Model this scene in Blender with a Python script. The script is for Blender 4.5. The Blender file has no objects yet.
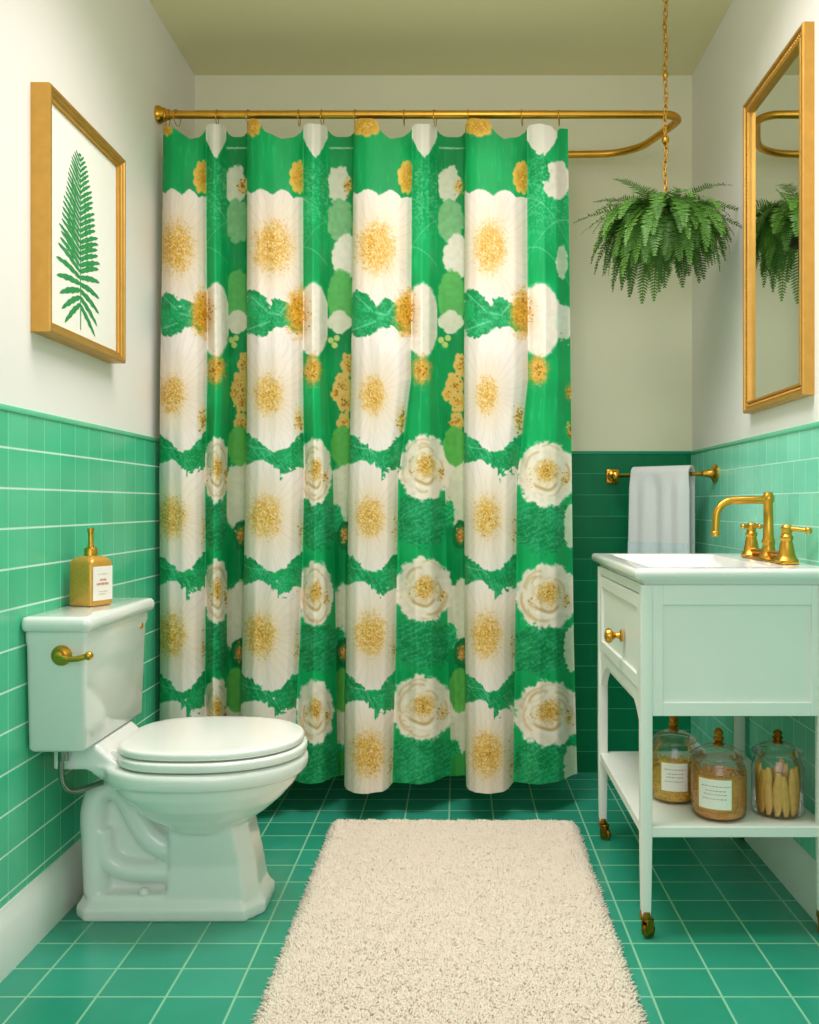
import bpy, bmesh, math, random
import numpy as np
from mathutils import Vector, Matrix

random.seed(7)
rng = np.random.default_rng(11)
scene = bpy.context.scene
COL = scene.collection
PI = math.pi

# ------------------------------------------------------------------ room dimensions (metres)
XL, XR, YB, ZC = -0.943, 0.839, 3.226, 2.50      # left wall, right wall, back wall, ceiling
YF = -0.30                                        # the room goes on behind the camera
CAM_Z = 0.96

# ------------------------------------------------------------------ helpers: materials
def lin(c):
    c = c / 255.0
    return c / 12.92 if c <= 0.04045 else ((c + 0.055) / 1.055) ** 2.4
def rgb(r, g, b):
    return (lin(r), lin(g), lin(b), 1.0)

def new_mat(name):
    m = bpy.data.materials.new(name)
    m.use_nodes = True
    nt = m.node_tree
    return m, nt, nt.nodes['Principled BSDF']

def mat(name, col, rough=0.5, metal=0.0, var=0.0, vscale=20.0, bump=0.0, bscale=200.0, coat=0.0, spec=None, sheen=0.0, sss=0.0, emit=None):
    m, nt, b = new_mat(name)
    b.inputs['Base Color'].default_value = col
    b.inputs['Roughness'].default_value = rough
    b.inputs['Metallic'].default_value = metal
    if coat: 
        b.inputs['Coat Weight'].default_value = coat
        b.inputs['Coat Roughness'].default_value = 0.08
    if spec is not None: b.inputs['Specular IOR Level'].default_value = spec
    if sheen: b.inputs['Sheen Weight'].default_value = sheen
    tc = nt.nodes.new('ShaderNodeTexCoord')
    if var:
        n = nt.nodes.new('ShaderNodeTexNoise'); n.inputs['Scale'].default_value = vscale; n.inputs['Detail'].default_value = 4
        nt.links.new(tc.outputs['Object'], n.inputs['Vector'])
        mx = nt.nodes.new('ShaderNodeMix'); mx.data_type = 'RGBA'
        mx.inputs['A'].default_value = tuple(max(0, c * (1 - var)) for c in col[:3]) + (1,)
        mx.inputs['B'].default_value = tuple(min(1, c * (1 + var)) for c in col[:3]) + (1,)
        nt.links.new(n.outputs['Fac'], mx.inputs['Factor'])
        nt.links.new(mx.outputs['Result'], b.inputs['Base Color'])
    if bump:
        n2 = nt.nodes.new('ShaderNodeTexNoise'); n2.inputs['Scale'].default_value = bscale; n2.inputs['Detail'].default_value = 3
        nt.links.new(tc.outputs['Object'], n2.inputs['Vector'])
        bp = nt.nodes.new('ShaderNodeBump'); bp.inputs['Strength'].default_value = bump; bp.inputs['Distance'].default_value = 0.004
        nt.links.new(n2.outputs['Fac'], bp.inputs['Height'])
        nt.links.new(bp.outputs['Normal'], b.inputs['Normal'])
    return m

def tile_mat(name, c1, c2, grout, w, h, axes, origin, mortar=0.0022, offset=0.0, rough=0.22, bed=None, bedw=0.0016, streak=0.05):
    """ceramic tile laid in the plane `axes` (two of 'XYZ'), one joint crossing at `origin`"""
    m, nt, b = new_mat(name)
    N = nt.nodes; L = nt.links
    tc = N.new('ShaderNodeTexCoord'); sp = N.new('ShaderNodeSeparateXYZ'); L.new(tc.outputs['Object'], sp.inputs[0])
    cb = N.new('ShaderNodeCombineXYZ')
    for k in (0, 1):
        ad = N.new('ShaderNodeMath'); ad.operation = 'SUBTRACT'
        L.new(sp.outputs[axes[k]], ad.inputs[0]); ad.inputs[1].default_value = origin[k]
        ad2 = N.new('ShaderNodeMath'); ad2.operation = 'ADD'; ad2.inputs[1].default_value = (w, h)[k] * 200 + mortar * 0.5
        L.new(ad.outputs[0], ad2.inputs[0])
        L.new(ad2.outputs[0], cb.inputs[k])
    br = N.new('ShaderNodeTexBrick')
    br.offset = offset; br.offset_frequency = 2; br.squash = 1.0
    L.new(cb.outputs[0], br.inputs['Vector'])
    br.inputs['Color1'].default_value = c1; br.inputs['Color2'].default_value = c2; br.inputs['Mortar'].default_value = grout
    br.inputs['Scale'].default_value = 1.0
    br.inputs['Mortar Size'].default_value = mortar; br.inputs['Mortar Smooth'].default_value = 0.25
    br.inputs['Bias'].default_value = 0.0
    br.inputs['Brick Width'].default_value = w; br.inputs['Row Height'].default_value = h
    # glaze clouding
    n = N.new('ShaderNodeTexNoise'); n.inputs['Scale'].default_value = 9; n.inputs['Detail'].default_value = 5
    L.new(tc.outputs['Object'], n.inputs['Vector'])
    hv = N.new('ShaderNodeHueSaturation'); L.new(br.outputs['Color'], hv.inputs['Color'])
    if rough > .3: b.inputs['Specular IOR Level'].default_value = .2
    if bed:
        sp2 = N.new('ShaderNodeSeparateXYZ'); L.new(cb.outputs[0], sp2.inputs[0])
        pp = N.new('ShaderNodeMath'); pp.operation = 'PINGPONG'; pp.inputs[1].default_value = h / 2
        sh = N.new('ShaderNodeMath'); sh.operation = 'SUBTRACT'; sh.inputs[1].default_value = 0.0
        L.new(sp2.outputs['Y'], sh.inputs[0]); L.new(sh.outputs[0], pp.inputs[0])
        lm = N.new('ShaderNodeMapRange'); lm.inputs['From Min'].default_value = bedw; lm.inputs['From Max'].default_value = bedw * 1.7
        lm.inputs['To Min'].default_value = 1.0; lm.inputs['To Max'].default_value = 0.0
        L.new(pp.outputs[0], lm.inputs['Value'])
        bm_ = N.new('ShaderNodeMix'); bm_.data_type = 'RGBA'; bm_.inputs['B'].default_value = bed
        L.new(lm.outputs['Result'], bm_.inputs['Factor']); L.new(br.outputs['Color'], bm_.inputs['A'])
        L.new(bm_.outputs['Result'], hv.inputs['Color'])
    mr = N.new('ShaderNodeMapRange'); mr.inputs['From Min'].default_value = 0.3; mr.inputs['From Max'].default_value = 0.7
    mr.inputs['To Min'].default_value = 1 - streak; mr.inputs['To Max'].default_value = 1 + streak
    L.new(n.outputs['Fac'], mr.inputs['Value']); L.new(mr.outputs['Result'], hv.inputs['Value'])
    L.new(hv.outputs['Color'], b.inputs['Base Color'])
    rr = N.new('ShaderNodeMapRange'); rr.inputs['To Min'].default_value = rough; rr.inputs['To Max'].default_value = 0.8
    L.new(br.outputs['Fac'], rr.inputs['Value']); L.new(rr.outputs['Result'], b.inputs['Roughness'])
    inv = N.new('ShaderNodeMath'); inv.operation = 'SUBTRACT'; inv.inputs[0].default_value = 1.0; L.new(br.outputs['Fac'], inv.inputs[1])
    wob = N.new('ShaderNodeMath'); wob.operation = 'MULTIPLY_ADD'; wob.inputs[1].default_value = 0.25
    L.new(n.outputs['Fac'], wob.inputs[0]); L.new(inv.outputs[0], wob.inputs[2])
    bp = N.new('ShaderNodeBump'); bp.inputs['Strength'].default_value = 0.35; bp.inputs['Distance'].default_value = 0.002
    L.new(wob.outputs[0], bp.inputs['Height']); L.new(bp.outputs['Normal'], b.inputs['Normal'])
    return m

def glass_mat(name, tint, refl=0.9):
    m, nt, b = new_mat(name)
    N = nt.nodes; L = nt.links
    N.remove(b)
    out = N['Material Output']
    tr = N.new('ShaderNodeBsdfTransparent'); tr.inputs['Color'].default_value = tint
    gl = N.new('ShaderNodeBsdfGlossy'); gl.inputs['Roughness'].default_value = 0.04; gl.inputs['Color'].default_value = (refl, refl, refl, 1)
    lw = N.new('ShaderNodeLayerWeight'); lw.inputs['Blend'].default_value = 0.28
    mr = N.new('ShaderNodeMapRange'); mr.inputs['To Min'].default_value = 0.04; mr.inputs['To Max'].default_value = 0.75
    L.new(lw.outputs['Fresnel'], mr.inputs['Value'])
    mx = N.new('ShaderNodeMixShader'); L.new(mr.outputs['Result'], mx.inputs[0]); L.new(tr.outputs[0], mx.inputs[1]); L.new(gl.outputs[0], mx.inputs[2])
    L.new(mx.outputs[0], out.inputs['Surface'])
    return m

# ------------------------------------------------------------------ helpers: geometry
def bm_new(): return bmesh.new()

def add_box(bm, lo, hi, bevel=0.0, seg=2, mtx=None):
    g = bmesh.ops.create_cube(bm, size=1.0)
    vs = g['verts']
    sx, sy, sz = (hi[i] - lo[i] for i in range(3))
    c = Vector([(hi[i] + lo[i]) / 2 for i in range(3)])
    for v in vs: v.co = Vector((v.co.x * sx, v.co.y * sy, v.co.z * sz)) + c
    if bevel:
        es = list({e for v in vs for e in v.link_edges})
        r = bmesh.ops.bevel(bm, geom=es, offset=min(bevel, .49 * min(sx, sy, sz)), segments=seg, profile=0.5, affect='EDGES')
        vs = list({v for v in r['verts']} | {v for v in vs if v.is_valid})
    if mtx is not None:
        vs = [v for v in vs if v.is_valid]
        bmesh.ops.transform(bm, matrix=mtx, verts=vs)

def add_loft(bm, rings, cap0=True, cap1=True, closed=True):
    vr = [[bm.verts.new(p) for p in r] for r in rings]
    n = len(vr[0])
    for a, b in zip(vr[:-1], vr[1:]):
        for i in range(n if closed else n - 1):
            j = (i + 1) % n
            try: bm.faces.new((a[i], a[j], b[j], b[i]))
            except ValueError: pass
    if cap0: bm.faces.new(list(reversed(vr[0])))
    if cap1: bm.faces.new(vr[-1])
    return vr

def add_lathe(bm, prof, seg=40, mtx=None, cap0=False, cap1=False):
    rings = []
    for r, z in prof:
        r = max(r, 1e-5)
        rings.append([Vector((r * math.cos(2 * PI * i / seg), r * math.sin(2 * PI * i / seg), z)) for i in range(seg)])
    if mtx is not None: rings = [[mtx @ p for p in r] for r in rings]
    return add_loft(bm, rings, cap0, cap1)

def frames(pts):
    pts = [Vector(p) for p in pts]
    out = []; up = None
    for i, p in enumerate(pts):
        t = (pts[min(i + 1, len(pts) - 1)] - pts[max(i - 1, 0)]).normalized()
        if up is None:
            up = Vector((0, 0, 1)) if abs(t.z) < .9 else Vector((1, 0, 0))
        s = t.cross(up).normalized(); up = s.cross(t).normalized()
        out.append((p, t, s, up))
    return out

def add_tube(bm, pts, r, seg=12, cap=True):
    fr = frames(pts); rings = []
    for i, (p, t, s, u) in enumerate(fr):
        rr = r[i] if isinstance(r, (list, tuple)) else r
        rings.append([p + (s * math.cos(2 * PI * k / seg) + u * math.sin(2 * PI * k / seg)) * rr for k in range(seg)])
    add_loft(bm, rings, cap, cap)

def add_torus(bm, R, r, mtx=None, seg=24, rs=8, sx=1.0):
    rings = []
    for i in range(seg):
        a = 2 * PI * i / seg
        rings.append([Vector(((R + r * math.cos(2 * PI * k / rs)) * math.cos(a) * sx, (R + r * math.cos(2 * PI * k / rs)) * math.sin(a), r * math.sin(2 * PI * k / rs))) for k in range(rs)])
    if mtx is not None: rings = [[mtx @ p for p in q] for q in rings]
    rings.append(rings[0])
    add_loft(bm, rings, False, False)

def bez(pts, n=12):
    """Catmull-Rom through the points"""
    P = [Vector(p) for p in pts]; P = [P[0] * 2 - P[1]] + P + [P[-1] * 2 - P[-2]]
    out = []
    for i in range(1, len(P) - 2):
        for k in range(n):
            t = k / n; a, b, c, d = P[i - 1], P[i], P[i + 1], P[i + 2]
            out.append(0.5 * ((2 * b) + (c - a) * t + (2 * a - 5 * b + 4 * c - d) * t * t + (3 * b - a - 3 * c + d) * t ** 3))
    out.append(P[-2]); return out

def egg(cx, front, back, hw, z, n=64, e=2.0, eb=None, y0=0.0):
    r = []
    for i in range(n):
        t = 2 * PI * i / n
        c, s = math.cos(t), math.sin(t)
        ee = e if c >= 0 else (eb or e)
        x = cx + (front if c >= 0 else back) * math.copysign(abs(c) ** (2 / ee), c)
        y = hw * math.copysign(abs(s) ** (2 / ee), s)
        r.append(Vector((x, y + y0, z)))
    return r

def link(name, bm, m, parent=None, smooth=35, loc=None):
    me = bpy.data.meshes.new(name)
    bmesh.ops.recalc_face_normals(bm, faces=bm.faces[:])
    bm.to_mesh(me); bm.free()
    return link_mesh(name, me, m, parent, smooth, loc)

def link_mesh(name, me, m, parent=None, smooth=35, loc=None):
    me.polygons.foreach_set('use_smooth', [bool(smooth)] * len(me.polygons))
    if smooth and smooth < 180: me.set_sharp_from_angle(angle=math.radians(smooth))
    for k in (m if isinstance(m, (list, tuple)) else [m]): me.materials.append(k)
    o = bpy.data.objects.new(name, me); COL.objects.link(o)
    if parent is not None: o.parent = parent
    if loc is not None: o.location = loc
    return o

def tag(o, label, cat, group=None, kind=None):
    o['label'] = label; o['category'] = cat
    if group: o['group'] = group
    if kind: o['kind'] = kind
    return o

def thing(name, label, cat, loc=(0, 0, 0), rotz=0.0, group=None):
    o = bpy.data.objects.new(name, None); COL.objects.link(o)
    o.empty_display_size = 0.05
    o.location = loc; o.rotation_euler = (0, 0, rotz)
    return tag(o, label, cat, group)

def struct(name, bm, m, smooth=0):
    o = link(name, bm, m, None, smooth); o['kind'] = 'structure'; return o

def copy_tree(o, parent=None):
    c = o.copy(); COL.objects.link(c); c.parent = parent
    for ch in [x for x in bpy.data.objects if x.parent == o]: copy_tree(ch, c)
    return c

# ------------------------------------------------------------------ materials
M_wall   = mat('wall_paint', rgb(238, 235, 228), 0.7, var=0.02, vscale=3, bump=0.05, bscale=300)
M_wallb  = mat('back_wall_paint', rgb(234, 234, 204), 0.75, var=0.03, vscale=3, bump=0.05, bscale=300)
M_ceil   = mat('ceiling_paint', rgb(238, 230, 186), 0.8, var=0.02, vscale=3)
M_gold   = mat('brushed_brass', rgb(214, 160, 62), 0.3, 1.0, var=0.12, vscale=60)
M_goldp  = mat('polished_brass', rgb(218, 160, 58), 0.2, 1.0, var=0.1, vscale=90)
M_gilt   = mat('gilded_wood', rgb(206, 158, 76), 0.42, 0.75, var=0.14, vscale=35, bump=0.15, bscale=120)
M_bronze = mat('aged_brass', rgb(168, 118, 40), 0.28, 1.0, var=0.25, vscale=120)
M_china  = mat('vitreous_china', rgb(238, 240, 233), 0.13, coat=0.5, var=0.012, vscale=4)
M_seat   = mat('seat_enamel', rgb(242, 242, 234), 0.22, coat=0.3)
M_vanity = mat('painted_wood', rgb(236, 239, 230), 0.42, var=0.015, vscale=8, bump=0.03, bscale=90)
M_sink   = mat('sink_porcelain', rgb(240, 240, 233), 0.16, coat=0.4)
M_trim   = mat('baseboard_paint', rgb(234, 234, 226), 0.4, var=0.02, vscale=6)
M_chrome = mat('chrome_pipe', rgb(150, 150, 140), 0.2, 1.0, var=0.1, vscale=40)
M_towel  = mat('terry_cotton', rgb(232, 236, 234), 0.95, var=0.03, vscale=150, bump=0.6, bscale=700, sheen=0.3)
M_towelb = mat('terry_band', rgb(206, 222, 224), 0.85, var=0.03, vscale=200)
M_rug    = mat('shag_wool', rgb(240, 226, 204), 0.95, var=0.04, vscale=45, sheen=0.4)
M_paper  = mat('art_paper', rgb(240, 240, 228), 0.8, var=0.01)
M_mirror = mat('mirror_silver', (0.86, 0.9, 0.86, 1), 0.015, 1.0, var=0.005, vscale=2)
M_leafpr = mat('fern_ink', rgb(38, 142, 74), 0.7, var=0.35, vscale=60)
M_label  = mat('label_paper', rgb(243, 238, 226), 0.7, var=0.01)
M_ink    = mat('label_ink', rgb(182, 168, 150), 0.7, var=0.05)
M_inkp   = mat('label_pink_ink', rgb(214, 130, 112), 0.7, var=0.05)
M_soap   = mat('amber_glitter_bottle', rgb(208, 158, 66), 0.35, 0.35, var=0.35, vscale=220)
M_oat    = mat('oat_grain', rgb(255, 190, 72), 0.7, var=0.35, vscale=300)
M_gran   = mat('brown_grain', rgb(246, 160, 74), 0.7, var=0.35, vscale=300)
M_bisc   = mat('toasted_biscuit', rgb(255, 186, 92), 0.65, var=0.3, vscale=60, bump=0.3, bscale=200)
M_pot    = mat('dark_planter', rgb(40, 48, 28), 0.7, var=0.3, vscale=60)
M_dark   = mat('dark_gap', rgb(30, 30, 26), 0.6, var=0.1)
M_glass  = glass_mat('clear_glass', (0.97, 0.965, 0.94, 1))
M_dglass = mat('drain_brass', rgb(180, 140, 60), 0.3, 1.0, var=0.1)
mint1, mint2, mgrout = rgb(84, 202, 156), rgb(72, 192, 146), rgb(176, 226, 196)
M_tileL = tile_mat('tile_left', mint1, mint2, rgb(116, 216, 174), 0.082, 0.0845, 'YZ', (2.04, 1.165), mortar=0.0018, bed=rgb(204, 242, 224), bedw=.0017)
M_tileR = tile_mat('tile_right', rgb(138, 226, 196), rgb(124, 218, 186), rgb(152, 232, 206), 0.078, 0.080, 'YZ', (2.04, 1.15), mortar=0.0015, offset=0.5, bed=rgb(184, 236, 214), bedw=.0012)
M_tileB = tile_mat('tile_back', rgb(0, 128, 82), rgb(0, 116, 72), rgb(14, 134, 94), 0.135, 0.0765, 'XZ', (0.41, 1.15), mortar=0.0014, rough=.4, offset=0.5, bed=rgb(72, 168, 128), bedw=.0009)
M_tileF = tile_mat('tile_floor', rgb(52, 158, 130), rgb(40, 146, 116), rgb(136, 194, 158), 0.1357, 0.107, 'XY', (-0.433, 2.40), mortar=0.0026, rough=0.25)
M_cap = mat('tile_cap', rgb(98, 208, 164), 0.25, var=0.05, vscale=12)
M_capb = mat('tile_cap_back', rgb(20, 150, 106), 0.25, var=0.05, vscale=12)

# fern foliage: colour runs along a vertex attribute (0 old/dark .. 1 fresh)
def foliage_mat():
    m, nt, b = new_mat('fern_leaf')
    N = nt.nodes; L = nt.links
    a = N.new('ShaderNodeAttribute'); a.attribute_name = 'Fresh'
    cr = N.new('ShaderNodeValToRGB')
    cr.color_ramp.elements[0].color = rgb(38, 90, 28); cr.color_ramp.elements[1].color = rgb(118, 172, 66)
    L.new(a.outputs['Fac'], cr.inputs['Fac'])
    L.new(cr.outputs['Color'], b.inputs['Base Color']); b.inputs['Roughness'].default_value = 0.5
    out = N['Material Output']
    t = N.new('ShaderNodeBsdfTranslucent'); L.new(cr.outputs['Color'], t.inputs['Color'])
    mx = N.new('ShaderNodeMixShader'); mx.inputs[0].default_value = 0.3
    L.new(b.outputs[0], mx.inputs[1]); L.new(t.outputs[0], mx.inputs[2]); L.new(mx.outputs[0], out.inputs['Surface'])
    return m
M_fern = foliage_mat()

def cloth_mat():
    m, nt, b = new_mat('printed_cotton')
    N = nt.nodes; L = nt.links
    a = N.new('ShaderNodeAttribute'); a.attribute_name = 'Print'
    tc = N.new('ShaderNodeTexCoord')
    n = N.new('ShaderNodeTexNoise'); n.inputs['Scale'].default_value = 500
    L.new(tc.outputs['Object'], n.inputs['Vector'])
    bp = N.new('ShaderNodeBump'); bp.inputs['Strength'].default_value = 0.08; bp.inputs['Distance'].default_value = 0.002
    L.new(n.outputs['Fac'], bp.inputs['Height']); L.new(bp.outputs['Normal'], b.inputs['Normal'])
    L.new(a.outputs['Color'], b.inputs['Base Color'])
    b.inputs['Roughness'].default_value = 0.55; b.inputs['Specular IOR Level'].default_value = 0.3
    out = N['Material Output']
    t = N.new('ShaderNodeBsdfTranslucent'); L.new(a.outputs['Color'], t.inputs['Color'])
    mx = N.new('ShaderNodeMixShader'); mx.inputs[0].default_value = 0.12
    L.new(b.outputs[0], mx.inputs[1]); L.new(t.outputs[0], mx.inputs[2]); L.new(mx.outputs[0], out.inputs['Surface'])
    return m
M_cloth = cloth_mat()

# ------------------------------------------------------------------ the room
T = 0.08
def slab(name, lo, hi, m):
    bm = bm_new(); add_box(bm, lo, hi); return struct(name, bm, m)
slab('floor', (XL - T, YF, -T), (XR + T, YB + T, 0), M_tileF)
slab('ceiling', (XL - T, YF, ZC), (XR + T, YB + T, ZC + T), M_ceil)
slab('wall_left', (XL - T, YF, 0), (XL, YB, ZC), M_wall)
slab('wall_right', (XR, YF, 0), (XR + T, YB, ZC), M_wall)
slab('wall_back', (XL - T, YB, 0), (XR + T, YB + T, ZC), M_wallb)
TT = 0.006     # tile thickness
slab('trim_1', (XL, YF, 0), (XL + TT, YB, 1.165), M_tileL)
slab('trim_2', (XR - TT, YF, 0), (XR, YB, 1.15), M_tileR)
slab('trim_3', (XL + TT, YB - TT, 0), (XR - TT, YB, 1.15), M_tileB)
def cap(name, lo, hi, m):
    bm = bm_new(); add_box(bm, lo, hi, 0.003); return struct(name, bm, m, 35)
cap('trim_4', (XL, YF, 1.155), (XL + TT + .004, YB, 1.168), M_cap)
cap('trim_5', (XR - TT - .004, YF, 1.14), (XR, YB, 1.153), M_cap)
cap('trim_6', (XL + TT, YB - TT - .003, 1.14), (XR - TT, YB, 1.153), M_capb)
def baseboard(name, x, sgn, k=1.0):
    prof = [(k * a_, z) for a_, z in [(0, 0), (.018, 0), (.018, .095), (.014, .104), (.012, .112), (.006, .124), (.004, .133), (0, .133)]]
    bm = bm_new()
    rings = [[Vector((x + sgn * a, y, z)) for a, z in prof] for y in (YF, YB - TT)]
    add_loft(bm, rings); return struct(name, bm, M_trim, 25)
baseboard('baseboard_left', XL + TT, 1)
baseboard('baseboard_right', XR - TT, -1, .6)

# ------------------------------------------------------------------ shower rod: front rail, bend, return rail
ROD_Z, ROD_Y, ROD_Y2, ROD_R = 2.183, 2.82, 3.14, 0.0125
t = thing('shower_curtain_rod', 'long brass shower curtain rod curving back on itself at the right', 'curtain rod', (XL, ROD_Y, ROD_Z))
bm = bm_new()
xr = 0.700 - XL
path = [(0.0, 0, 0)] + [(xr * k / 8, 0, 0) for k in range(1, 8)]
ra = 0.055
path += [(xr - ra + ra * math.sin(a), ra - ra * math.cos(a), 0) for a in np.linspace(0, PI / 2 * 0.85, 8)]
# slanting side then wide bend into the return rail
side = [Vector((xr - .008, ra + .02, 0)), Vector((xr - .06, .22, 0)), Vector((xr - .10, .275, 0)), Vector((xr - .17, .312, 0)), Vector((xr - .28, .32, 0))]
path += [tuple(p) for p in bez(side, 8)]
path += [(x, .32, 0) for x in np.linspace(xr - .4, 0.0, 6)]
add_tube(bm, path, ROD_R, 16)
link('rail', bm, M_gold, t, 60)
for yy in (0, .32):
    bm = bm_new()
    add_lathe(bm, [(.0, 0), (.027, 0), (.027, .010), (.022, .016), (.020, .026), (.0165, .030), (.0165, .040), (.012, .042)], 28, Matrix.Translation((0.0005, yy, 0)) @ Matrix.Rotation(PI / 2, 4, 'Y'))
    link('wall_flange', bm, M_goldp, t, 40)

# ------------------------------------------------------------------ shower curtain: fold layout
FPX, PX0, PY0 = 900.0, 458.0, 505.0
BY = np.array([125, 380, 480, 640, 790], float)
B = np.array([
    [163, 160, 159, 160, 159], [206, 207, 205, 205, 204], [226, 229, 227, 227, 226], [247, 247, 246, 242, 239],
    [303, 303, 304, 300, 292], [328, 327, 333, 336, 338], [354, 351, 349, 346, 344],
    [412, 411, 398, 396, 392], [437, 437, 445, 448, 452], [465, 464, 464, 465, 466],
    [527, 528, 517, 515, 513], [568, 571, 572, 574, 578]], float)
NREG = 11            # P S R  P S R  P S R  P S
def bnd(y): return np.array([np.interp(y, BY, b) for b in B])

# --- the printed pattern, its ground greens toned for fold light and shade, drawn on a flat swatch and dyed into the cloth as vertex colour
K = 3
CX0, CY0, CW, CH = 150, 108, 440, 700
gx = CX0 + (np.arange(CW * K) + .5) / K
gy = CY0 + (np.arange(CH * K) + .5) / K
GX, GY = np.meshgrid(gx, gy)
GX = GX.astype(np.float32); GY = GY.astype(np.float32)
bl = np.stack([np.interp(gy, BY, b) for b in B], 0)
REG = np.full(GX.shape, -1, np.int8)
for k in range(NREG):
    REG[(GX >= bl[k][:, None]) & (GX < bl[k + 1][:, None])] = k
REG[GX < bl[0][:, None]] = 0; REG[GX >= bl[NREG][:, None]] = NREG - 1
def vnoise(sx, sy, seed):
    r = np.random.default_rng(seed)
    g = r.random((int(CH / sy) + 4, int(CW / sx) + 4)).astype(np.float32)
    fx = (GX - CX0) / sx; fy = (GY - CY0) / sy
    ix = fx.astype(int); iy = fy.astype(int); dx = fx - ix; dy = fy - iy
    dx = dx * dx * (3 - 2 * dx); dy = dy * dy * (3 - 2 * dy)
    return (g[iy, ix] * (1 - dx) + g[iy, ix + 1] * dx) * (1 - dy) + (g[iy + 1, ix] * (1 - dx) + g[iy + 1, ix + 1] * dx) * dy
N1 = vnoise(1.6, 1.6, 1); N3 = vnoise(3.5, 3.5, 2); N8 = vnoise(8, 8, 3); N20 = vnoise(20, 26, 4); NV = vnoise(1.8, 14, 5)
NJ = (N3 * .6 + N1 * .4)
IMG = np.zeros(GX.shape + (3,), np.float32)
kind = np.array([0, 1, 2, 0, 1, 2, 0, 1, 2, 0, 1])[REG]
for kk, c in ((0, (6, 164, 88)), (1, (14, 172, 96)), (2, (4, 148, 78))):  # fold lighting put into the ground green: turned strip lighter, recess darker
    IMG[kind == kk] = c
IMG *= (0.93 + 0.14 * N20)[..., None]
IMG += (np.clip(NV - .72, 0, 1) * 60)[..., None]
def win(cx, cy, rx, ry):
    x0 = max(0, int((cx - rx - CX0) * K)); x1 = min(CW * K, int((cx + rx - CX0) * K) + 2)
    y0 = max(0, int((cy - ry - CY0) * K)); y1 = min(CH * K, int((cy + ry - CY0) * K) + 2)
    return slice(y0, y1), slice(x0, x1)
def blend(w, mask, col):
    m = mask[..., None]
    IMG[w] = IMG[w] * (1 - m) + np.asarray(col, np.float32) * m
def regmask(w, regs):
    if regs is None: return 1.0
    m = np.zeros(REG[w].shape, np.float32)
    for r in regs: m = np.maximum(m, (REG[w] == r).astype(np.float32))
    return m
def sstep(e0, e1, x): 
    t_ = np.clip((x - e0) / (e1 - e0), 0, 1); return t_ * t_ * (3 - 2 * t_)
def blob(cx, cy, rx, ry, col, regs=None, lobes=0, amp=.08, jag=.1, ph=0., soft=.06, tex=.025, alpha=1.0):
    w = win(cx, cy, rx * 1.5, ry * 1.5)
    dx = (GX[w] - cx) / rx; dy = (GY[w] - cy) / ry
    d = np.sqrt(dx * dx + dy * dy); th = np.arctan2(dy, dx)
    e = 1 + (amp * np.abs(np.cos(lobes * th / 2 + ph)) - amp * .5 if lobes else 0) + jag * (NJ[w] - .5) * 2
    m = (1 - sstep(-soft, soft, d - e)) * regmask(w, regs) * alpha
    c = np.asarray(col, np.float32)[None, None] * (1 + tex * (N3[w] - .5) * 2)[..., None]
    blend(w, m, c)
NS = vnoise(1.15, 1.15, 8); NS2 = vnoise(1.0, 1.0, 9)
def heart(cx, cy, rx, ry, regs, mid=(220, 166, 58), darkc=(164, 110, 26), lite=(248, 226, 164), dens=1.0):
    w = win(cx, cy, rx * 1.8, ry * 1.8)
    d = np.sqrt(((GX[w] - cx) / rx) ** 2 + ((GY[w] - cy) / ry) ** 2) + (NJ[w] - .5) * .55
    R_ = regmask(w, regs)
    core = 1 - sstep(.45, 1.25, d); halo = 1 - sstep(.8, 1.6, d)
    blend(w, np.clip(core * .55 * dens, 0, 1) * R_, mid)
    blend(w, core * sstep(.5, .64, NS[w]) * R_ * .9, mid)
    blend(w, core * sstep(.6, .74, NS2[w]) * R_ * .85, darkc)
    blend(w, core * (1 - sstep(.26, .38, NS[w])) * R_ * .8, lite)
    blend(w, halo * sstep(.66, .8, NS2[w]) * R_ * .75, (222, 178, 88))
GOLDS = [(206, 150, 36), (228, 184, 74), (240, 206, 110), (176, 116, 22), (216, 164, 50), (150, 98, 20)]
def dots(cx, cy, rx, ry, n, regs=None, size=1.1, fill=.75, pal=GOLDS, seed=0, ring=False):
    r = np.random.default_rng(int(cx * 131 + cy * 17) + seed)
    w = win(cx, cy, rx * 1.6, ry * 1.6)
    d = np.sqrt(((GX[w] - cx) / rx) ** 2 + ((GY[w] - cy) / ry) ** 2)
    blend(w, np.clip(1.25 - d, 0, 1) * fill * .8 * regmask(w, regs), (228, 182, 88))
    for i in range(n):
        a = r.random() * 2 * PI; q = abs(r.normal(0, .46)) ** .85 if not ring else r.uniform(.3, 1.05)
        q = min(q, 1.45)
        x = cx + rx * q * math.cos(a); y = cy + ry * q * math.sin(a)
        s = size * r.uniform(.6, 1.25)
        ww = win(x, y, s * 1.6, s * 1.6)
        if ww[0].stop <= ww[0].start or ww[1].stop <= ww[1].start: continue
        dd = np.sqrt((GX[ww] - x) ** 2 + (GY[ww] - y) ** 2)
        c = pal[r.integers(len(pal))]
        blend(ww, (1 - sstep(s * .5, s * 1.2, dd)) * regmask(ww, regs), c)
CREAM = (242, 232, 222)
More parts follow.
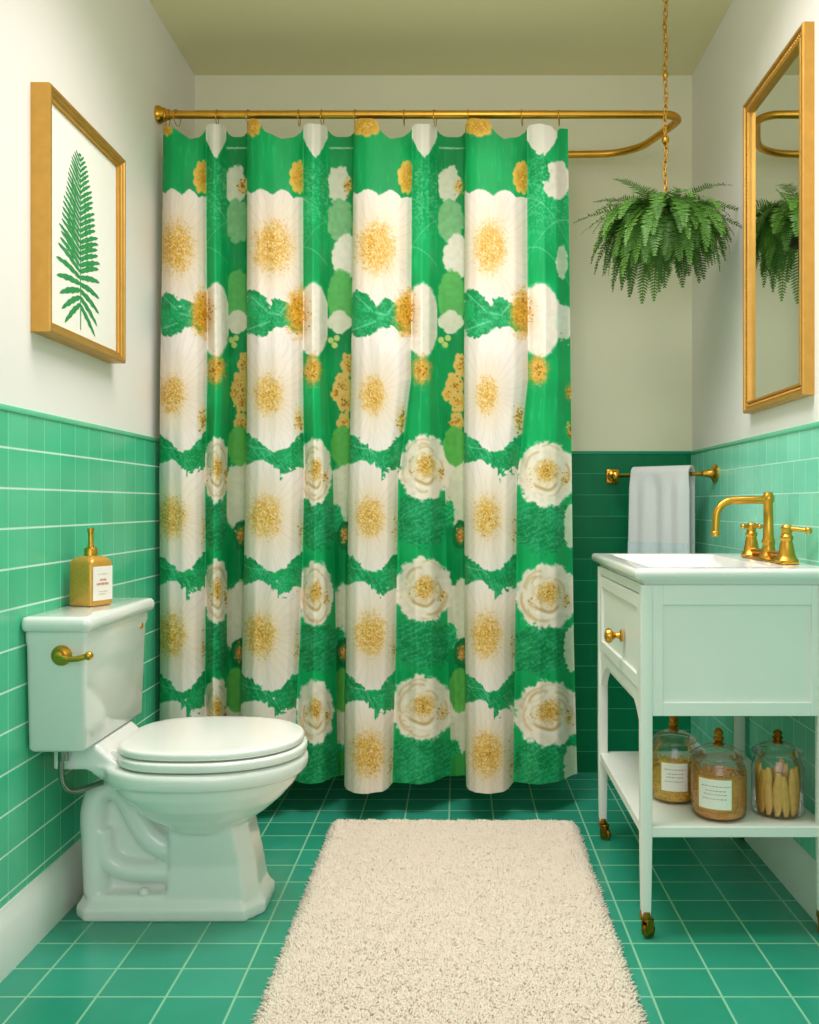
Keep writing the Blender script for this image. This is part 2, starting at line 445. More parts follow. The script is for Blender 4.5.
def white_flower(k, ytop, ybot, cx, cy, rx, ry, n=300, scal=10., vbot=True):
    """a big pale flower filling front panel k from ytop to ybot with a stamen heart at (cx,cy)"""
    x0 = np.interp(cy, BY, B[k]); x1 = np.interp(cy, BY, B[k + 1])
    xm = (x0 + x1) / 2; hw = (x1 - x0) / 2
    w = win(xm, (ytop + ybot) / 2, hw + 8, (ybot - ytop) / 2 + 18)
    u = (GX[w] - xm) / hw
    petal = np.abs(np.sin(u * 4.2 + .4)) * 5 - 6 * (1 - np.abs(u)) * .6
    top = ytop - petal + 17 * np.clip(u - .3, 0, 1) ** 1.3 + 5 * np.clip(-u - .6, 0, 1) + (NJ[w] - .5) * 2
    bot = ybot + (10 * (1 - np.abs(u * .8)) if vbot else 0) + (NJ[w] - .5) * 4
    m = sstep(-.6, .6, GY[w] - top) * (1 - sstep(-.6, .6, GY[w] - bot)) * regmask(w, [k])
    th = np.arctan2(GY[w] - cy, (GX[w] - cx) * 1.3)
    ray = np.sin(th * 46 + N8[w] * 5) * np.sin(th * 17 + 1)
    d = np.sqrt(((GX[w] - cx) / (rx * 3)) ** 2 + ((GY[w] - cy) / (ry * 2.6)) ** 2)
    c = np.asarray(CREAM, np.float32)[None, None] * (1 - .035 * np.clip(ray, 0, 1) - .05 * (N20[w] - .4))[..., None]
    c = c - np.clip(1 - d, 0, 1)[..., None] * np.array([4, 16, 40], np.float32)
    blend(w, m, c)
    heart(cx, cy, rx * .98, ry * .98, [k])
    dots(cx, cy, rx * .7, ry * .7, n // 3, [k], size=.8, fill=.0, pal=[(196, 140, 34), (226, 178, 70), (240, 206, 116), (168, 112, 24), (212, 160, 48), (246, 226, 176)])
    # loose outer anthers
    dots(cx, cy, rx * 1.2, ry * 1.2, 90, [k], size=.6, fill=0.10, ring=True, seed=5, pal=[(222, 186, 104), (232, 200, 130), (206, 164, 84)])
LEAFD, LEAFM, LEAFL = (2, 140, 72), (24, 168, 100), (104, 206, 156)
def leaf_tex(w, dark=1.0):
    v = np.clip((N1[w] - .35) * 1.6, 0, 1)[..., None]; q = np.clip((N8[w] - .3) * 1.5, 0, 1)[..., None]
    c = np.asarray(LEAFD, np.float32) * (1 - q) + np.asarray(LEAFM, np.float32) * q
    return (c * (1 - .5 * v) + np.asarray(LEAFL, np.float32) * (.5 * v)) * dark
def leaf_band(k, y0, th=30, split=.58, gap=False):
    """two ragged leaves meeting in a V across front panel k, upper edge at y0"""
    x0 = np.interp(y0, BY, B[k]); x1 = np.interp(y0, BY, B[k + 1]); W = x1 - x0
    w = win((x0 + x1) / 2, y0 + 25, W / 2 + 6, 48)
    u = (GX[w] - x0) / W
    v = np.clip(np.where(u < split, u / split, (1 - u) / (1 - split)), 0, 1)           # 0 at the edges, 1 at the meeting point
    top = y0 + 26 * np.clip(v, 0, 1.2) ** 1.3 - np.where((u > split), 2, 0) + (NJ[w] - .5) * 7
    bot = y0 + th + np.where(u < split, 1 + 3 * v, 2 + 12 * v ** 1.5) + (NJ[w] - .5) * (6 + 10 * (u > split))
    bot = np.where(u < split * .8, y0 + th - 4 * np.sin(u / split * PI) + (NJ[w] - .5) * 4, bot)
    m = sstep(-.8, .8, GY[w] - top) * (1 - sstep(-.8, .8, GY[w] - bot)) * regmask(w, [k])
    blend(w, m, leaf_tex(w))
    # midrib of the left leaf
    uu_ = np.clip(u / split, 0, 1)
    rib = np.abs(GY[w] - (y0 + 10 + 18 * uu_ ** 1.8 + 2 * np.sin(uu_ * 7)))
    blend(w, m * (1 - sstep(.2, .9, rib)) * (u < split * .85) * .45, (170, 226, 194))
    for q in (.2, .4, .6, .8):
        vein = np.abs((GY[w] - y0 - 14) * .55 - (u - split * q) * W + (NJ[w] - .5) * 2)
        blend(w, m * (1 - sstep(.2, .9, vein)) * .3, (150, 220, 182))
def sprig(k, y0):
    """open leaf pair high on the panel: a split leaf at left, a frilly one at right, cream between"""
    x0 = np.interp(y0, BY, B[k]); x1 = np.interp(y0, BY, B[k + 1]); W = x1 - x0
    w = win((x0 + x1) / 2, y0 + 22, W / 2 + 4, 40)
    for ang, cx, cy, rx, ry in ((.75, .20, 8, .26, 9), (-.35, .24, 30, .30, 11), (.2, .58, 20, .22, 13), (-.9, .66, 14, .12, 15)):
        ca, sa = math.cos(ang), math.sin(ang)
        X = (GX[w] - (x0 + cx * W)); Y = (GY[w] - (y0 + cy))
        a = (X * ca + Y * sa) / (rx * W); b_ = (-X * sa + Y * ca) / ry
        d = np.sqrt(a * a + b_ * b_) + (NJ[w] - .5) * .5
        blend(w, (1 - sstep(.9, 1.05, d)) * regmask(w, [k]), leaf_tex(w))
        blend(w, (1 - sstep(.03, .12, np.abs(b_))) * (d < .9) * .5 * regmask(w, [k]), (150, 220, 184))
def rose(cx, cy, rx, ry, regs):
    blob(cx, cy, rx * 1.04, ry, (245, 236, 216), regs, lobes=11, amp=.09, jag=.10, tex=.03)
    w = win(cx, cy, rx * 1.3, ry * 1.3)
    R_ = regmask(w, regs)
    dx = (GX[w] - cx) / rx; dy = (GY[w] - cy) / ry; d = np.sqrt(dx * dx + dy * dy); th = np.arctan2(dy, dx)
    inside = (1 - sstep(.86, 1.0, d)) * R_
    # petal shading: ruffles that get denser toward the heart
    ruf = np.clip(np.sin(d * 17 + 2.2 * np.sin(th * 3 + cx) + N8[w] * 4), 0, 1) ** 2 * (1 - sstep(.35, .95, d))
    blend(w, ruf * inside * .55, (226, 200, 150))
    blend(w, inside * np.clip(.55 - d, 0, .4) * .9, (232, 204, 146))
    r = np.random.default_rng(int(cx * 7 + cy))
    for q in range(9):
        a0 = r.uniform(0, 2 * PI); rad_ = r.uniform(.5, .86); span = r.uniform(.35, .7)
        da = np.abs((th - a0 + PI) % (2 * PI) - PI)
        e = rad_ + .10 * np.cos(da / span * 1.3)
        blend(w, (1 - sstep(.015, .07, np.abs(d - e))) * (1 - sstep(span * .7, span, da)) * inside * .6, (214, 186, 134))
    # the cupped petal under the heart
    e = .50 + .02 * np.cos(th * 5); da = np.abs((th - PI / 2 + PI) % (2 * PI) - PI)
    blend(w, (1 - sstep(.02, .09, np.abs(d - e))) * (1 - sstep(.7, 1.15, da)) * inside * .85, (204, 170, 112))
    blend(w, (1 - sstep(.03, .10, np.abs(d - e - .11))) * (1 - sstep(.7, 1.15, da)) * inside * .8, (250, 244, 226))
    heart(cx + .05 * rx, cy - .08 * ry, rx * .36, ry * .34, regs)
    dots(cx + .05 * rx, cy - .08 * ry, rx * .3, ry * .28, 40, regs, size=.8, fill=.1)
    dots(cx + .66 * rx, cy + .15 * ry, rx * .2, ry * .3, 26, regs, size=.9, fill=.3)
    dots(cx - .5 * rx, cy + .1 * ry, rx * .35, ry * .5, 24, regs, size=.55, fill=.08)
def leaf_fill(cx, cy, rx, ry, regs, dark=.92):
    w = win(cx, cy, rx * 1.4, ry * 1.4)
    d = np.sqrt(((GX[w] - cx) / rx) ** 2 + ((GY[w] - cy) / ry) ** 2) + (NJ[w] - .5) * .6
    rib = np.sin((GY[w] - cy) * 1.1 + (GX[w] - cx) * .55 + N8[w] * 6)
    c = leaf_tex(w, dark) + (np.clip(rib - .55, 0, 1) * 70)[..., None] * np.array([.8, .6, .8], np.float32)
    blend(w, (1 - sstep(.85, 1.1, d)) * regmask(w, regs), c)
PX = [0, 3, 6, 9]
for i, k in enumerate(PX):
    S, R = k + 1, (k + 2 if k < 9 else None)
    def at(y, f, kk=k): return float(np.interp(y, BY, B[kk]) * (1 - f) + np.interp(y, BY, B[kk + 1]) * f)
    ctr = [(176, 273, 376, 490), (172, 268, 373, 487), (170, 265, 370, 487), (170, 260, 370, 486), (168, 255, 368, 487)]
    rxs = [(17, 19, 18, 15)[i], (13, 14, 12, 10)[i], (15, 16, 14, 13)[i], (15, 16, 15, 15)[i], (15, 16, 16, 16)[i]]
    # front panel
    white_flower(k, 192, 300, ctr[0][i], 247, rxs[0], 25)
    white_flower(k, 326, 442, ctr[1][i], 395, rxs[1], 18)
    white_flower(k, 462, 562, ctr[2][i], 517, rxs[2], 20, 270)
    white_flower(k, 582, 682, ctr[3][i], 635, rxs[3], 21, 270)
    white_flower(k, 700, 800, ctr[4][i], 754, rxs[4], 22, 300, vbot=False)
    sprig(k, 295)
    for yb in (434, 555, 674): leaf_band(k, yb, 30)
    heart(at(313, .93), 313, 13, 23, [k], (208, 148, 28), (160, 98, 8), (236, 190, 84), 1.6)
    dots(at(313, .93), 313, 11, 20, 150, [k], size=1.2, fill=.3, pal=[(200, 140, 20), (222, 166, 40), (170, 108, 10), (232, 182, 62)])
    blob(at(177, .92), 177, 9, 16, (228, 190, 84), [k], lobes=9, amp=.18); heart(at(177, .95), 177, 7, 12, [k], (212, 152, 36), (170, 108, 16), (244, 210, 116), 1.5)
    dots(at(420, .93), 420, 6, 15, 60, [k], size=1.0, fill=.6)
    for yy in (530, 650, 765): dots(at(yy, .97), yy, 5, 22, 30, [k], size=.7, fill=.25)
    # a stray flower that sticks up over the top hem
    blob(at(126, .22 if i > 1 else .1), 125, (6, 8, 15, 15)[i], 11, (228, 186, 84), [k], lobes=8, amp=.2); heart(at(126, .22 if i > 1 else .1), 125, (5, 6, 12, 12)[i], 9, [k], (214, 158, 44), (170, 112, 20), (246, 216, 130), 1.5)
    # turned strip
    sw = at(300, 1, S) - at(300, 0, S)
    wS = win(at(200, .5, S), 205, sw, 85)
    blend(wS, np.clip((N1[wS] - .4) * 1.3, 0, .6) * sstep(148, 175, GY[wS]) * (1 - sstep(200, 262, GY[wS])) * regmask(wS, [S]), (130, 214, 165))
    for (fy, sl) in ((205, .9), (232, -1.2), (250, .6)):
        q = np.abs(GY[wS] - fy - sl * (GX[wS] - at(200, .4, S)) - .03 * (GX[wS] - at(200, .4, S)) ** 2)
        blend(wS, (1 - sstep(.3, 1.1, q)) * .45 * regmask(wS, [S]), (150, 220, 178))
    tipx = at(130, .5 if i < 3 else .35, S)
    wT = win(tipx, 138, sw, 34)
    vv_ = np.abs(GX[wT] - tipx) / (sw * .5 if i < 3 else 16)
    blend(wT, (1 - sstep(-.8, .8, GY[wT] - (158 - 20 * np.clip(vv_, 0, 1) ** 1.3 + (NJ[wT] - .5) * 3))) * (1 - sstep(.95, 1.05, vv_)) * regmask(wT, [S]), (243, 238, 226))
    blob(at(320, .42 if i < 3 else .28, S), 320, sw * .66 if i < 3 else 22, 37, (246, 238, 222), [S], lobes=5, amp=.04, jag=.04)
    dots(at(313, .02, S), 313, 9, 20, 55, [S], size=.8, fill=.35)
    heart(at(370, .4 if i < 3 else .24, S), 370, 10, 15, [S], (224, 172, 66), (176, 118, 30), (248, 226, 166), 1.6)
    dots(at(370, .4 if i < 3 else .24, S), 370, 8, 12, 60, [S], size=1.2, fill=1.0)
    if i == 3:
        blob(557, 180, 14, 19, (240, 234, 220), [S], lobes=5, amp=.12); leaf_fill(538, 170, 12, 16, [S], 1.1)
        blob(564, 322, 9, 17, (226, 236, 216), [S], lobes=6, amp=.2); dots(563, 340, 6, 8, 20, [S], size=1., fill=.1, pal=[LEAFM, (170, 220, 180)])
        blob(562, 262, 6, 16, (196, 226, 190), [S], jag=.2); dots(570, 392, 6, 10, 40, [S], fill=.8); dots(570, 430, 4, 9, 20, [S], fill=.6)
    rc = [(217, 470, 13), (315, 472, 15), (425, 468, 25), (546, 474, 28)][i]
    for q, yy in enumerate((rc[1], rc[1] + 122, rc[1] + 240)):
        if i == 2: regs = [S, R]; xx = 425 - q * 1.5; rr = 25 + q * 3
        elif i == 3: regs = [S]; xx = 546 + q; rr = 28 + q * 2
        elif i == 1: regs = [S]; xx = 315; rr = 16 + q
        else: regs = [S]; xx = 217; rr = 13
        leaf_fill(at(yy + 55, .5, S), yy + 52, (at(yy + 55, 1, S) - at(yy + 55, 0, S)) * .6, 27, [S], .95)
        if R is not None: blob(at(yy + 30, .75, R), yy + 26, 17, 36, (224, 226, 196), [R], lobes=5, amp=.12)
        if i == 3: blob(572, yy + 52, 8, 22, (206, 224, 190), [S], jag=.25)
        rose(xx, yy, rr, 32, regs)
        if i >= 1 and R is not None: leaf_fill(at(yy + 42, .1, R), yy + 46, 8, 14, [R], 1.1)
    # recess
    if R is not None:
        f = lambda y, q: at(y, q, R)
        blob(f(148, .5), 148, 14, .8, (160, 220, 180), [R], jag=.3)
        blob(f(185, .45), 185, 11, 19, (222, 222, 196), [R], lobes=5, amp=.15, jag=.15); dots(f(186, .8), 186, 5, 9, 40, [R], fill=.7)
        blob(f(221, .5), 221, 13, 22, (128, 190, 130), [R], lobes=7, amp=.1, tex=.05)
        if i: blob(f(257, .75), 257, 14, 22, (240, 234, 216), [R], lobes=4, amp=.1)
        blob(f(298, .55), 298, 14, 28, (96, 186, 96), [R], jag=.1, tex=.04)
        blob(f(322, .5), 322, 12, 11, (228, 226, 200), [R], lobes=4, amp=.2)
        for bx, byy in ((.3, 345), (.15, 340), (.4, 338)): blob(f(byy, bx), byy, 3, 3, (190, 214, 120), [R])
        for (qx, qy, a_, b2) in ((.85, 365, 6, 12), (.65, 386, 9, 13), (.4, 394, 6, 7), (.75, 402, 8, 10), (.7, 423, 7, 11)):
            blob(f(qy, qx), qy, a_, b2, (226, 194, 104), [R], lobes=6, amp=.2, jag=.2); dots(f(qy, qx), qy, a_ * .8, b2 * .8, 34, [R], fill=.6)
        blob(f(446, .6), 446, 12, 20, (98, 186, 84), [R], tex=.04)
        for yy in (535, 653): 
            blob(f(yy, .8), yy, 8, 15, (8, 124, 62), [R], jag=.2); dots(f(yy, .8), yy, 5, 9, 60, [R], fill=.9, pal=[(226, 150, 60), (240, 190, 110), (196, 120, 40)])
        blob(f(686, .65), 690, 11, 22, (98, 186, 84), [R], tex=.04)
        blob(f(775, .6), 772, 14, 20, (60, 170, 80), [R], jag=.2)
IMG = np.clip(IMG, 0, 255)
c_ = IMG / 255.0
LIN = np.where(c_ <= 0.04045, c_ / 12.92, ((c_ + 0.055) / 1.055) ** 2.4).astype(np.float32)

# --- the cloth itself
cols = []           # (boundary index k, fraction f, depth offset, weight of hem drop)
P_prof = ([0, .06, .2, .5, .8, .93, 1], [-.02, -.042, -.058, -.062, -.05, -.03, -.006])
S_prof = ([0, .12, .4, .7, .9, 1], [-.004, -.016, -.032, -.014, .022, .034])
R_prof = ([0, .3, .7, 1], [.034, .046, .052, .05])
widths = np.diff(B.mean(1))
us, dd, hem, topy = [], [], [], []
for k in range(NREG):
    kd = k % 3
    prof = (P_prof, S_prof, R_prof)[kd]
    n = int(widths[k] * 1.75)
    for j in range(n):
        f = (j + .5) / n
        us.append((k, f)); dd.append(np.interp(f, *prof))
        hem.append(.108 if k == 3 else (.089, .100, .087)[kd])
        if kd == 0: ty = np.interp(f, [0, .25, .62, .85, 1], [124, 128, 139, 137, 131]) if k < 3 else np.interp(f, [0, .08, .2 if k == 3 else .38, .3 if k == 3 else .46, .62, .85, 1], [122, 118, 119, 131, 139, 137, 131])
        elif kd == 1: ty = np.interp(f, [0, .2, .8, 1], [126, 123.5, 124, 128]) if k < 10 else np.interp(f, [0, .3, .6, .7, .8, 1], [126, 123.5, 126, 132, 128, 129])
        else: ty = np.interp(f, [0, .3, .8, 1], [132, 137, 137, 134])
        topy.append(ty)
    if kd == 2:
        for q in np.linspace(.05, .95, 7):      # the hidden turn of the fold
            us.append((k, 1 + q * 0.0)); dd.append(.05 * (1 - q) + -.02 * q); hem.append(.09); topy.append(130)
us_k = np.array([u[0] for u in us]); us_f = np.array([u[1] for u in us]); dd = np.array(dd); hem = np.array(hem); topy = np.array(topy)
NC = len(us)
def smooth(a, n):
    ker = np.ones(n) / n; p = np.pad(a, n // 2, mode='edge'); return np.convolve(p, ker, mode='valid')[:len(a)]
dd = smooth(smooth(dd * 1.5, 5), 5); hem = smooth(smooth(hem, 17), 17); topy = smooth(topy, 7)
NR = 900
ROOT = Vector((XL + 0.66, 2.80, 0.0))
co = np.zeros((NR, NC, 3), np.float32); pr = np.zeros((NR, NC, 3), np.float32)
wr = np.random.default_rng(5)
ph = wr.random(6) * 6.28
for r in range(NR):
    tt = r / (NR - 1)
    # each column runs from its own top to its own hem
    amp = 0.55 + 0.45 * min(1, tt * 3.0) + 0.12 * tt
    dep = 2.82 + dd * amp
    ztop = CAM_Z + (PY0 - topy) * (2.82 + dd * .55) / FPX
    z = ztop * (1 - tt) + hem * tt
    py = PY0 + (CAM_Z - z) * FPX / dep
    lo = np.zeros(NC); hi = np.zeros(NC)
    for k in range(NREG):
        s_ = us_k == k
        lo[s_] = np.interp(py[s_], BY, B[k]); hi[s_] = np.interp(py[s_], BY, B[k + 1])
    px = lo + (hi - lo) * us_f
    px = np.maximum.accumulate(px + np.arange(NC) * 1e-4)
    wob = .0025 * (np.sin(px * .19 + ph[0] + z * 2) + np.sin(px * .31 + z * 5 + ph[1]) * .6 + np.sin(z * 9 + px * .05 + ph[2]) * .7)
    x = (px - PX0) * dep / FPX
    co[r, :, 0] = x - ROOT.x; co[r, :, 1] = dep + wob * (.4 + .6 * tt) - ROOT.y; co[r, :, 2] = z
    ix = np.clip((px - CX0) * K - .5, 0, CW * K - 2); iy = np.clip((py - CY0) * K - .5, 0, CH * K - 2)
    jx = ix.astype(int); jy = iy.astype(int); fx = (ix - jx)[:, None]; fy = (iy - jy)[:, None]
    pr[r] = (LIN[jy, jx] * (1 - fx) + LIN[jy, jx + 1] * fx) * (1 - fy) + (LIN[jy + 1, jx] * (1 - fx) + LIN[jy + 1, jx + 1] * fx) * fy
def grid_mesh(name, co):
    nr, nc = co.shape[:2]
    me = bpy.data.meshes.new(name)
    idx = np.arange(nr * nc).reshape(nr, nc)
    q = np.stack([idx[:-1, :-1], idx[1:, :-1], idx[1:, 1:], idx[:-1, 1:]], -1).reshape(-1, 4)
    me.vertices.add(nr * nc); me.vertices.foreach_set('co', co.reshape(-1).astype(np.float32))
    me.loops.add(q.size); me.loops.foreach_set('vertex_index', q.reshape(-1).astype(np.int32))
    me.polygons.add(len(q)); me.polygons.foreach_set('loop_start', np.arange(0, q.size, 4, dtype=np.int32))
    me.update(calc_edges=True); me.validate()
    return me
me = grid_mesh('shower_curtain', co)
at_ = me.color_attributes.new('Print', 'FLOAT_COLOR', 'POINT')
rgba = np.ones((NR * NC, 4), np.float32); rgba[:, :3] = pr.reshape(-1, 3)
at_.data.foreach_set('color', rgba.reshape(-1))
o = link_mesh('shower_curtain', me, M_cloth, None, 180, ROOT)
tag(o, 'green shower curtain printed with big cream and gold flowers, hanging in folds', 'shower curtain')

# curtain rings
def ring_mesh():
    bm = bm_new()
    add_torus(bm, .024, .0013, Matrix.Rotation(PI / 2, 4, 'Y'), 28, 8)
    bmesh.ops.translate(bm, verts=bm.verts[:], vec=(0, 0, -.0100))
    return bm
first = None
for i, px in enumerate((167, 177, 217, 249, 299, 322, 356, 404, 435, 468, 522, 559)):
    x = (px - PX0) * ROD_Y / FPX
    if first is None:
        first = link('curtain_ring', ring_mesh(), M_goldp, None, 60); r_ = first
    else:
        r_ = first.copy(); COL.objects.link(r_)
    r_.location = (x, ROD_Y, ROD_Z); r_.rotation_euler = (0, 0, random.uniform(-.2, .2))
    tag(r_, 'thin brass curtain ring carrying the flowered curtain on the rod', 'curtain ring', 'rings on the shower curtain rod')

# ------------------------------------------------------------------ toilet
TX, TY = XL + TT, 2.13
t = thing('toilet', 'white two-piece toilet with closed lid against the left wall', 'toilet', (TX, TY, 0))
bm = bm_new()
def poly_loft(rows):       # rows: (z, [(x, y)...] half outline, y>=0 front to back) mirrored
    rings = []
    for z, pts, y0 in rows:
        full = [(x, y) for x, y in pts] + [(x, -y) for x, y in reversed(pts)]
        rings.append([Vector((x, y + y0, z)) for x, y in full])
    add_loft(bm, rings)
def foot(xb, xf, hw, ch): return [(xf, hw - ch), (xf - ch * .75, hw), (xb + .03, hw), (xb, hw - .03)]
YS = .048
poly_loft([(0, foot(.045, .484, .108, .05), YS), (.026, foot(.045, .484, .108, .05), YS), (.034, foot(.052, .478, .101, .05), YS), (.046, foot(.056, .472, .093, .048), YS), (.055, foot(.058, .468, .09, .046), YS)])
def ped(xb, xf, hw, ch): return [(xf, hw - ch), (xf - ch * .6, hw), (xb, hw), (xb - .01, hw - .02)]
poly_loft([(.045, ped(.262, .468, .094, .045), YS), (.12, ped(.268, .456, .089, .044), YS), (.235, ped(.276, .442, .084, .042), .012), (.26, ped(.276, .442, .084, .042), .01)])
# bowl
rows = [(.205, .34, .09, .075, .082, .01), (.225, .34, .115, .10, .100, .006), (.25, .34, .15, .135, .125, .0), (.28, .34, .185, .17, .150, 0), (.31, .34, .212, .20, .168, 0), (.335, .34, .226, .215, .176, 0),
        (.338, .34, .236, .22, .186, 0), (.352, .34, .241, .22, .190, 0), (.368, .34, .240, .22, .189, 0), (.374, .34, .232, .215, .181, 0)]
add_loft(bm, [egg(cx, f, b, hw, z, 64, 2.1, 2.6, y0) for z, cx, f, b, hw, y0 in rows])
# deck behind the bowl, carrying the tank
add_loft(bm, [[Vector((x, y, z)) for x, y in ((.30, hw * 1.12), (.20, hw), (.10 + (.374 - z) * .9, hw * .9), (.10 + (.374 - z) * .9, -hw * .9), (.20, -hw), (.30, -hw * 1.12))] for z, hw in ((.322, .085), (.335, .105), (.355, .122), (.374, .126))])
add_loft(bm, [[Vector((x, y, z)) for x, y in ((xf, .115), (.03, .115), (.03, -.115), (xf, -.115))] for z, xf in ((.366, .20), (.39, .16), (.423, .125))])
# trapway core with the raised S-shaped relief on both flanks
add_loft(bm, [[Vector((x, y + YS * .8, z)) for x, y in ((.30, .046), (xb, .046), (xb, -.046), (.30, -.046))] for z, xb in ((.04, .075), (.27, .062), (.30, .075), (.325, .10))])
for s in (-1, 1):
    ya = s * .052 + YS * .8
    add_tube(bm, bez([(.088, ya, .05), (.083, ya, .16), (.080, ya, .24), (.095, ya, .285), (.125, ya, .298), (.158, ya, .275), (.185, ya, .225), (.215, ya, .18), (.255, ya, .155), (.30, ya, .148)], 6), .030, 12)
    add_tube(bm, bez([(.10, ya, .20), (.110, ya, .14), (.135, ya * .97, .112), (.18, ya * .93, .100), (.245, ya * .9, .098), (.31, ya * .8, .098)], 6), [.026] * 31, 12)
body = link('bowl', bm, M_china, t, 180)
md = body.modifiers.new('merge', 'REMESH'); md.mode = 'VOXEL'; md.voxel_size = 0.0045; md.use_smooth_shade = True
md = body.modifiers.new('soften', 'SMOOTH'); md.factor = 0.5; md.iterations = 6
for s_ in (-1, 1):
    bm = bm_new()
    add_lathe(bm, [(0, .014), (.006, .013), (.011, .009), (.0125, .003), (.0125, 0)], 20, Matrix.Translation((.205, s_ * .080 + YS, .054)))
    link('bolt_cap', bm, M_china, t, 50)
# seat and lid
def pad(z0, z1, f, b, hw, rnd=.006, crown=0.0):
    bm = bm_new(); cx = .352
    rings = []
    for q in np.linspace(0, PI / 2, 5): rings.append((z0 + rnd - rnd * math.cos(q) + 0, rnd * (1 - math.sin(q))))
    for q in np.linspace(0, PI / 2, 5): rings.append((z1 - rnd + rnd * math.sin(q), rnd * (1 - math.cos(q))))
    L = [egg(cx, f - i, b - i, hw - i, z, 72, 2.15, 2.9) for z, i in rings]
    for k in range(1, 7):
        L.append(egg(cx, (f - rnd) * (1 - k / 7), (b - rnd) * (1 - k / 7), (hw - rnd) * (1 - k / 7), z1 + crown * (1 - (1 - k / 7) ** 2), 72, 2.15, 2.9))
    add_loft(bm, L); return bm
link('seat', pad(.3775, .3985, .226, .195, .184), M_seat, t, 50)
link('seat_lid', pad(.4015, .420, .219, .195, .177, .007, .004), M_seat, t, 50)
bm = bm_new()
bm.free()
for s in (-1, 1):
    bm = bm_new(); add_box(bm, (.150, s * .075 - .022, .372), (.178, s * .075 + .022, .405), .006)
    link('hinge', bm, M_seat, t, 40)
# tank (slightly wider at the top) and its lid
bm = bm_new()
def rrect(x0, x1, hw, r, z, n=6):
    pts = []
    for cx, cy, a0 in ((x1 - r, hw - r, 0), (x0 + r, hw - r, PI / 2), (x0 + r, -hw + r, PI), (x1 - r, -hw + r, 1.5 * PI)):
        for k in range(n + 1):
            a = a0 + PI / 2 * k / n; pts.append(Vector((cx + r * math.cos(a), cy + r * math.sin(a), z)))
    return pts
add_loft(bm, [rrect(.010, .122, .176, .010, .424), rrect(.004, .128, .182, .012, .431), rrect(.003, .134, .190, .012, .655), rrect(.002, .138, .194, .012, .668), rrect(.002, .138, .194, .012, .69)])
tank = link('tank', bm, M_china, t, 50)
bm = bm_new()
add_loft(bm, [rrect(.002, .144, .203, .014, .688), rrect(-.000, .150, .209, .016, .694), rrect(-.000, .152, .211, .016, .702), rrect(-.000, .151, .210, .016, .712), rrect(.002, .146, .206, .015, .7185), rrect(.01, .136, .197, .012, .7205)])
link('tank_lid', bm, M_china, t, 50)
# brass flush lever on the near flank
bm = bm_new()
mt = Matrix.Translation((.083, -.190, .636)) @ Matrix.Rotation(PI / 2, 4, 'X')
add_lathe(bm, [(.0, -.001), (.022, -.001), (.022, .004), (.018, .008), (.012, .011), (.010, .02), (.0, .022)], 28, mt)
add_tube(bm, bez([(.083, -.205, .636), (.105, -.210, .631), (.125, -.211, .632), (.145, -.209, .637)], 5), [.0075] * 5 + [.006] * 5 + [.0065] * 6, 12)
bmesh.ops.create_uvsphere(bm, u_segments=14, v_segments=10, radius=.0095, matrix=Matrix.Translation((.149, -.209, .638)))
lv = link('flush_lever', bm, M_gold, t, 50); lv['label'] = 'brass flush lever'
bm = bm_new()
add_lathe(bm, [(0, .008), (.006, .007), (.008, 0)], 16, Matrix.Translation((.131, .150, .655)) @ Matrix.Rotation(PI / 2, 4, 'Y'))
link('tank_bolt', bm, M_gold, t, 50)
# water supply pipe
bm = bm_new()
add_tube(bm, bez([(.062, -.135, .425), (.058, -.137, .38), (.062, -.132, .338), (.078, -.11, .318), (.12, -.06, .322)], 6), .0065, 10)
add_lathe(bm, [(.011, .40), (.011, .425)], 12, Matrix.Translation((.062, -.135, -.006)), True, True)
link('supply_pipe', bm, M_chrome, t, 50)['label'] = 'chrome water supply pipe'

# ------------------------------------------------------------------ soap bottle
SB = Vector((TX + .060, 2.15, .7205))
t = thing('soap_bottle', 'square amber soap bottle with brass pump on the toilet tank', 'soap bottle', SB, math.radians(67))
bm = bm_new()
h = .118; a = .0355
def sq(a_, z, r=.008): return rrect(-a_, a_, a_, r, z, 5)
add_loft(bm, [sq(a - .004, 0), sq(a, .004), sq(a, h - .018, .009), sq(a - .002, h - .010, .011), sq(a - .008, h - .003, .014), sq(a - .016, h, .012), sq(.012, h + .001, .011)])
link('bottle', bm, M_soap, t, 50)
bm = bm_new()
add_lathe(bm, [(.0, h), (.015, h), (.015, h + .016), (.013, h + .020), (.007, h + .022), (.007, h + .026), (.006, h + .028), (.006, h + .055), (.008, h + .056), (.008, h + .066), (.0, h + .067)], 24)
pump = link('pump', bm, M_gold, t, 40); pump['label'] = 'brass pump'
bm = bm_new()
add_tube(bm, [(0, 0, h + .060), (.015, .017, h + .061), (.023, .025, h + .057), (.025, .027, h + .050)], .0038, 10)
link('nozzle', bm, M_gold, pump, 40)
# label on the face that looks into the room (local -y after the turn is the right-hand face)
bm = bm_new(); add_box(bm, (a + .0002, -a + .006, .014), (a + .0012, a - .004, .094), .0004, 1)
lb = link('label_card', bm, M_label, t, 30, None); lb['label'] = 'white paper label'
lb.rotation_euler = (0, 0, -PI / 2)
bm = bm_new()
rr = random.Random(3)
for zz, wd, hh in ((.075, .5, .0015), (.060, .32, .005), (.050, .72, .006), (.034, .5, .0015), (.028, .4, .0015)):
    x = -wd * .026
    while x < wd * .026:
        ww = rr.uniform(.0015, .004)
        add_box(bm, (a + .0013, x, zz + rr.uniform(-.0004, .0004)), (a + .0016, x + ww, zz + hh * rr.uniform(.7, 1)))
        x += ww + .0012
link('lettering', bm, M_inkp, lb, 0)

